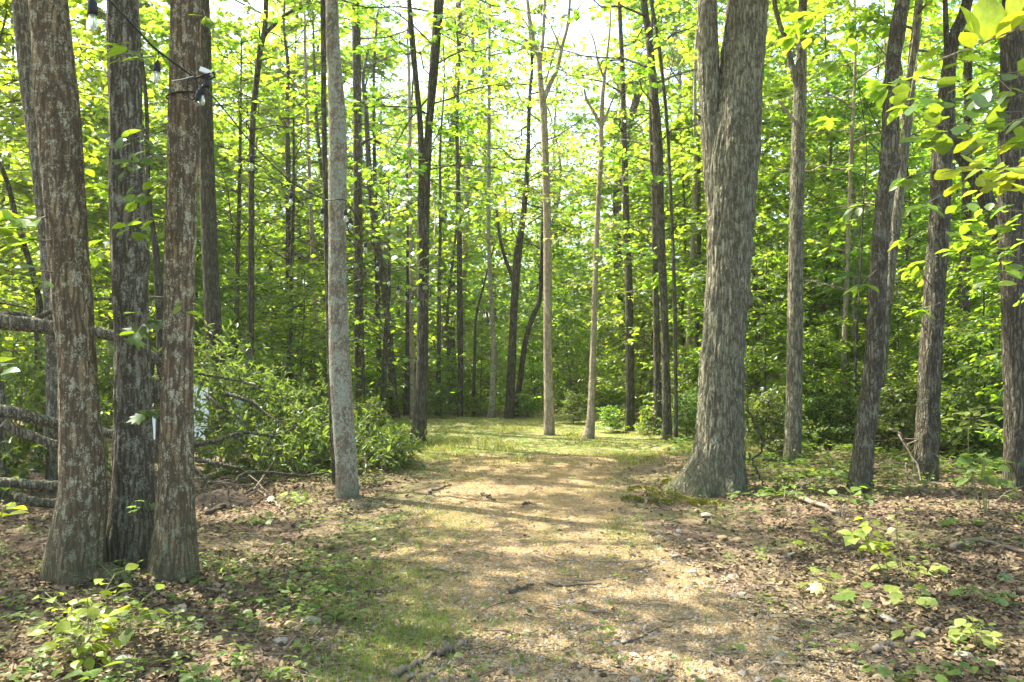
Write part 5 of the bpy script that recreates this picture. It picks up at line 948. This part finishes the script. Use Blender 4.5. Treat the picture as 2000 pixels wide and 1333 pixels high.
for i in range(14):                                  # roots poking out of the heap
    g = G(385 + 95*rk.random(), 985 - 25*rk.random()); pts = np.array([g + [0, 0, .02], g + np.append(rk.normal(0, .1, 2), .16), g + np.append(rk.normal(0, .2, 2), rk.uniform(.08, .3))])
    o = obj('root', mesh('root', *(lambda v, t: (v - g, t))(*tube(catmull(pts, 8), np.linspace(.012, .004, 8), 5)), M['stick'], smooth=True), None, g); tag(o, 'torn root sticking out of the dark soil heap', 'root', 'torn roots of the heap')
# vine on the big oak
vb = onground(*W(1470, 960, 9.2)[:2])
vine = thing('vine', 'dark twisted vine hanging in a loop at the right side of the big oak', 'vine', vb)
for pts, r in (([(1452, 785, 9.0), (1468, 815, 9.0), (1484, 845, 9.0), (1490, 870, 9.0), (1480, 890, 9.0), (1458, 898, 9.0), (1452, 880, 9.0)], .012), ([(1462, 885, 9.0), (1476, 915, 9.0), (1490, 945, 9.0), (1500, 960, 9.05)], .010), ([(1456, 660, 9.0), (1460, 760, 9.0), (1461, 830, 9.0), (1455, 880, 9.0), (1458, 930, 9.0)], .005), ([(1470, 960, 8.8), (1468, 975, 8.6), (1476, 992, 8.4)], .006)):
    C = catmull(np.array([W(*p) for p in pts]), 40); C += np.column_stack([.01*np.sin(np.arange(40)), .01*np.cos(np.arange(40)*1.3), np.zeros(40)]); obj('runner', mesh('runner', *(lambda v, t: (v - vb, t))(*tube(C, r, 6)), M['bark_dark'], smooth=True), vine)
# dead brush by the stout forking tree
bb_ = onground(*W(1800, 975, 8.6)[:2]); brush = thing('dead_brush', 'tangle of thin bare dead branches at the foot of the stout forking tree', 'brush', bb_)
for pts, r in (([(1755, 848, 9.3), (1778, 880, 9.2), (1795, 925, 9.0), (1815, 960, 8.8), (1860, 985, 8.5), (1930, 1030, 7.8), (1985, 1080, 7.0)], .012), ([(1738, 838, 9.4), (1760, 850, 9.3), (1780, 885, 9.2)], .016), ([(1700, 875, 9.0), (1740, 910, 8.9), (1765, 945, 8.8), (1775, 985, 8.6)], .006), ([(1770, 905, 9.0), (1772, 950, 8.8), (1776, 990, 8.5)], .012), ([(1795, 950, 8.7), (1800, 985, 8.4), (1808, 1000, 8.3)], .018), ([(1600, 920, 8.8), (1640, 960, 8.6), (1665, 1000, 8.2)], .005), ([(1648, 985, 7.6), (1645, 1005, 7.5), (1655, 1030, 7.4)], .008), ([(1860, 890, 9.4), (1820, 935, 9.2), (1790, 960, 9.0), (1700, 930, 9.0)], .005),
               ([(1670, 930, 9.0), (1700, 915, 8.95), (1740, 895, 8.9), (1790, 880, 9.0)], .005), ([(1800, 940, 8.8), (1880, 960, 8.5), (1960, 965, 8.2), (2020, 960, 8.0)], .006), ([(1745, 985, 8.2), (1820, 975, 8.0), (1900, 990, 7.8)], .006), ([(1880, 930, 9.0), (1900, 975, 8.6), (1915, 1010, 8.3)], .005), ([(1720, 1010, 7.6), (1790, 1020, 7.4), (1850, 1010, 7.4)], .005), ([(1540, 950, 8.6), (1590, 935, 8.6), (1640, 945, 8.5)], .006), ([(1675, 845, 9.0), (1695, 868, 8.95), (1688, 890, 8.92), (1672, 905, 8.9)], .004), ([(1500, 985, 8.0), (1560, 955, 8.2), (1600, 930, 8.3)], .005), ([(1850, 1030, 7.2), (1900, 1010, 7.4), (1980, 1000, 7.5)], .006), ([(1790, 900, 9.1), (1840, 870, 9.2), (1880, 868, 9.2), (1900, 885, 9.2)], .004)):
    C = catmull(np.array([W(*p) for p in pts]), 26); C[1:-1] += rk.normal(0, .012, (24, 3)); C[:, 2] = np.maximum(C[:, 2], gz(C[:, 0], C[:, 1]) + .01); obj('branch', mesh('branch', *(lambda v, t: (v - bb_, t))(*tube(C, np.linspace(r, r*.4, 26), 5)), M['stick'], smooth=True), brush)
    for _ in range(3):
        k0 = int(rk.integers(4, 22)); p = C[k0]; q = p + rk.normal(0, .16, 3) + [0, 0, .05]; q[2] = max(q[2], float(gz(q[0], q[1])) + .02)
        obj('branch', mesh('branch', *(lambda v, t: (v - bb_, t))(*tube(np.array([p, (p+q)/2 + rk.normal(0, .02, 3), q]), [r*.5, r*.35, .0015], 4)), M['stick']), brush)

# ------------------------------------------------------------------ foreground seedlings, each leaf a part
rp = np.random.default_rng(4242)
def seedling(label, px, py, tip, n, size, tk, mat, name='seedling', h=None, width=1.0, whorl=0, cat='seedling', stems=1, group=None, tw='twig_green', low=.35):
    """px, py: foot on the ground; tip: pixel of the shoot tip above it"""
    g = G(px, py); d = g[1]; root = thing(name, label, cat, g, group)
    if px > 1550: size *= 1.2
    for s in range(stems):
        e_ = W(tip[0], tip[1], d) + (np.array([rp.normal(0, .1), rp.normal(0, .08), -abs(rp.normal(0, .06))])*width if s else 0)
        L = np.linalg.norm(e_ - g); mid = (g + e_)/2 + np.array([rp.normal(0, .08)*L, rp.normal(0, .08)*L, .04*L]); C = catmull(np.array([g - [0, 0, .02], mid, e_]), 14)
        st = obj('stem', mesh('stem', *(lambda v, t: (v - g, t))(*tube(C, np.linspace(.0045, .0018, 14)*(.7 + L), 5)), M[tw], smooth=True), root)
        m = max(2, n // stems)
        for i in range(m):
            t = 1.0 if i < whorl else low + (1-low)*(i - whorl + rp.random())/max(m-whorl, 1); az = i*2.4 + rp.uniform(-.4, .4) if i >= whorl else i/max(whorl, 1)*6.28
            f = min(t*13, 12.99); k0 = int(f); p = C[k0] + (C[k0+1]-C[k0])*(f-k0); dd = np.array([math.cos(az), math.sin(az), rp.uniform(-.35, .35)]); ext = width*size*rp.uniform(.15, .9)*(0 if i < whorl else 1)
            if ext > .01: obj('petiole', mesh('petiole', *(lambda v, t_: (v - g, t_))(*tube(np.array([p, p + dd*ext]), [.002, .0014], 4, False)), M[tw]), root)
            leaf_obj(root, tk, mat, p + dd*ext - g, dd + [0, 0, rp.uniform(-.4, .1)], np.array([rp.normal(0, .3), rp.normal(0, .3) - .25, 1]), size*rp.uniform(.7, 1.15))
    return root
seedling('bright yellow-green greenbrier bush in front of the triple oak', 165, 1300, (170, 1155), 96, .082, 'S', 'leaf_yellow', 'greenbrier', width=1.9, stems=8, cat='bush', tw='twig_green')
seedling('low yellow-green shoot beside the greenbrier bush', 60, 1315, (75, 1275), 14, .05, 'S', 'leaf_herb', width=1.6, stems=2)
seedling('big-leaved green seedling right of the greenbrier bush', 262, 1255, (270, 1178), 8, .10, 'B', 'leaf_herb', width=1.0)
seedling('flat broad-leaved plant at the lower edge of the greenbrier bush', 175, 1345, (170, 1310), 6, .12, 'B', 'leaf_herb', width=.6, low=.6)
seedling('toothed-leaf plant in the stones below the greenbrier', 395, 1345, (400, 1318), 8, .09, 'C', 'leaf_herb', width=.8, low=.5)
seedling('dull green bramble clump at the foot of the triple oak', 245, 1150, (245, 1092), 40, .05, 'E', 'leaf_herb', width=2.4, stems=5)
seedling('spreading creeper with small leaves right of the greenbrier', 350, 1225, (345, 1195), 40, .05, 'E', 'leaf_herb', width=2.8, stems=5)
seedling('three-leaved seedling alone on the bare soil right of the creeper', 470, 1215, (472, 1190), 6, .06, 'S', 'leaf_herb', width=.6)
seedling('ragged seedling on the stones right of the three-leaved one', 475, 1285, (470, 1260), 10, .06, 'S', 'leaf_herb', width=1.2, stems=2)
seedling('rounded green plant at the edge of the litter left of the greenbrier', 20, 1195, (25, 1160), 8, .07, 'B', 'leaf_herb', width=.9)
seedling('thin lone stalk with tiny yellow leaves standing in the stones', 510, 1328, (507, 1222), 12, .012, 'E', 'leaf_yellow', 'stalk', width=.8, low=.2)
seedling('sunlit yellow-green maple seedling by the root heap', 585, 985, (580, 955), 16, .11, 'M', 'leaf_pale', width=1.2, stems=3)
seedling('second sunlit seedling lower in the litter by the root heap', 490, 1025, (490, 1008), 12, .09, 'M', 'leaf_pale', width=1.2, stems=2)
seedling('green seedling between the root heap and the smooth grey tree', 590, 1030, (592, 1015), 6, .08, 'B', 'leaf_herb', width=.8)
seedling('bright leafy clump at the right side of the smooth grey tree', 735, 948, (732, 908), 40, .075, 'E', 'leaf_pale', width=2.0, stems=5)
seedling('fern-like green tuft on the ground right of the triple oak', 440, 1125, (440, 1090), 30, .06, 'N', 'grass', width=1.0, stems=5)
# right bank
seedling('tall seedling with round glossy leaves on a bare stem, in the sunny litter', 1668, 1133, (1665, 1045), 9, .105, 'S', 'leaf_pale', width=.9, whorl=5, low=.75)
seedling('arching shoot with a row of yellow leaves on the leaf litter bank', 1735, 1135, (1700, 1002), 11, .085, 'S', 'leaf_yellow', width=.8, low=.45)
seedling('slender stalk with a few small leaves behind the arching yellow shoot', 1765, 1110, (1758, 985), 7, .06, 'S', 'leaf_pale', width=.6, low=.5)
seedling('yellow whorled seedling at the centre of the bank group', 1738, 1140, (1725, 1062), 9, .10, 'S', 'leaf_yellow', width=.5, whorl=6, low=.8)
seedling('flat pale-leaved seedling under the yellow whorled one', 1770, 1130, (1785, 1095), 12, .10, 'S', 'leaf_pale', width=1.4, stems=2)
seedling('small four-leaved pale seedling right of the flat pale one', 1840, 1125, (1838, 1108), 5, .075, 'S', 'leaf_pale', width=.4, whorl=4)
seedling('thin yellow-leaved sprig in shade behind the tall glossy seedling', 1592, 1085, (1600, 1022), 8, .06, 'S', 'leaf_yellow', width=1.0, low=.6)
seedling('lobed maple seedling in the sun patch below the tall glossy seedling', 1630, 1170, (1630, 1130), 9, .10, 'M', 'leaf_pale', width=1.1, stems=2)
seedling('green toothed seedling next to the sunlit maple seedling', 1680, 1190, (1680, 1155), 10, .10, 'C', 'leaf_herb', width=1.1, stems=2)
seedling('green seedling with drooping leaves in brown litter', 1775, 1190, (1785, 1150), 10, .10, 'C', 'leaf_pale', width=1.1, stems=2)
seedling('dark green oak seedling with lobed leaves beside the dead branch', 1930, 1180, (1935, 1140), 14, .11, 'O', 'leaf_oak', width=1.3, stems=3)
seedling('bushy light green plant against a grey stone on the bank', 1902, 1270, (1898, 1205), 16, .075, 'B', 'leaf_pale', width=.9, stems=3)
seedling('pair of broad leaves on a short stalk among the stones', 1770, 1248, (1772, 1222), 5, .085, 'B', 'leaf_pale', width=.5)
seedling('green seedling at the gravel edge with toothed leaves', 1730, 1325, (1730, 1300), 10, .08, 'C', 'leaf_herb', width=1.0, stems=2)
seedling('small green sprout at the gravel edge near the toothed seedling', 1830, 1330, (1832, 1300), 9, .07, 'C', 'leaf_herb', width=.9, stems=2)
seedling('tiny light sprout by the mossy stone on the bank', 1488, 1098, (1486, 1085), 5, .05, 'E', 'leaf_pale', width=.6)
seedling('lone yellowish sprout in the dark litter', 1568, 1068, (1568, 1058), 5, .06, 'M', 'leaf_yellow', width=.4)
seedling('star-shaped pale seedling at the right foot of the big oak', 1430, 975, (1430, 965), 7, .10, 'O', 'leaf_pale', width=.2, whorl=6)
seedling('dull green seedling in front of the burled slanting tree', 1668, 985, (1662, 962), 14, .12, 'B', 'leaf_herb', width=1.1, stems=3)
seedling('broad green leaves on the litter right of the arching yellow shoot', 1885, 1030, (1890, 1018), 6, .11, 'B', 'leaf_herb', width=.8)
seedling('blue-green leafy shrub shoot before the broad dark trunk', 1925, 1010, (1922, 880), 26, .12, 'B', 'leaf_herb', width=1.5, stems=3, low=.5)
seedling('red-stemmed sapling rising past the blue-green shoot', 1918, 1000, (1895, 800), 22, .10, 'E', 'leaf_pale', 'sapling', width=1.6, stems=1, low=.8, cat='sapling')
# left edge, close to the lens
seedling('glossy long-leaved shoot standing close to the triple oak in full sun', -70, 1330, (12, 985), 7, .10, 'S', 'leaf_yellow', width=.5, low=.93)
seedling('drooping big-leaved sapling left of the triple oak', -120, 1150, (-8, 705), 8, .16, 'S', 'leaf_oak', 'sapling', width=.8, low=.92, cat='sapling')
seedling('curved-leaf plant under the limbs of the fallen tree', -10, 1000, (18, 925), 8, .16, 'S', 'leaf_herb', width=.8, low=.6)

# ------------------------------------------------------------------ moist summer air between the trees
HAZE = 0.001
if HAZE:
    m, nt, out = _mat('haze_air'); pv = nt.nodes.new('ShaderNodeVolumePrincipled'); pv.inputs['Color'].default_value = (1.0, .98, .76, 1); pv.inputs['Density'].default_value = HAZE; pv.inputs['Anisotropy'].default_value = .3
    nt.links.new(pv.outputs[0], out.inputs['Volume'])
    bx = np.array([[x, y, z] for x in (-120, 120) for y in (-20, 130) for z in (-9, 27)], float)
    tag(obj('haze', mesh('haze', bx, np.array([[0, 1, 3, 2], [4, 6, 7, 5], [0, 4, 5, 1], [2, 3, 7, 6], [0, 2, 6, 4], [1, 5, 7, 3]]), m)), 'thin bright haze in the air between the trees', 'haze', kind='stuff')
#print('TRIS', sum(sum(len(p.vertices) - 2 for p in m.polygons) for m in bpy.data.meshes if m.users))
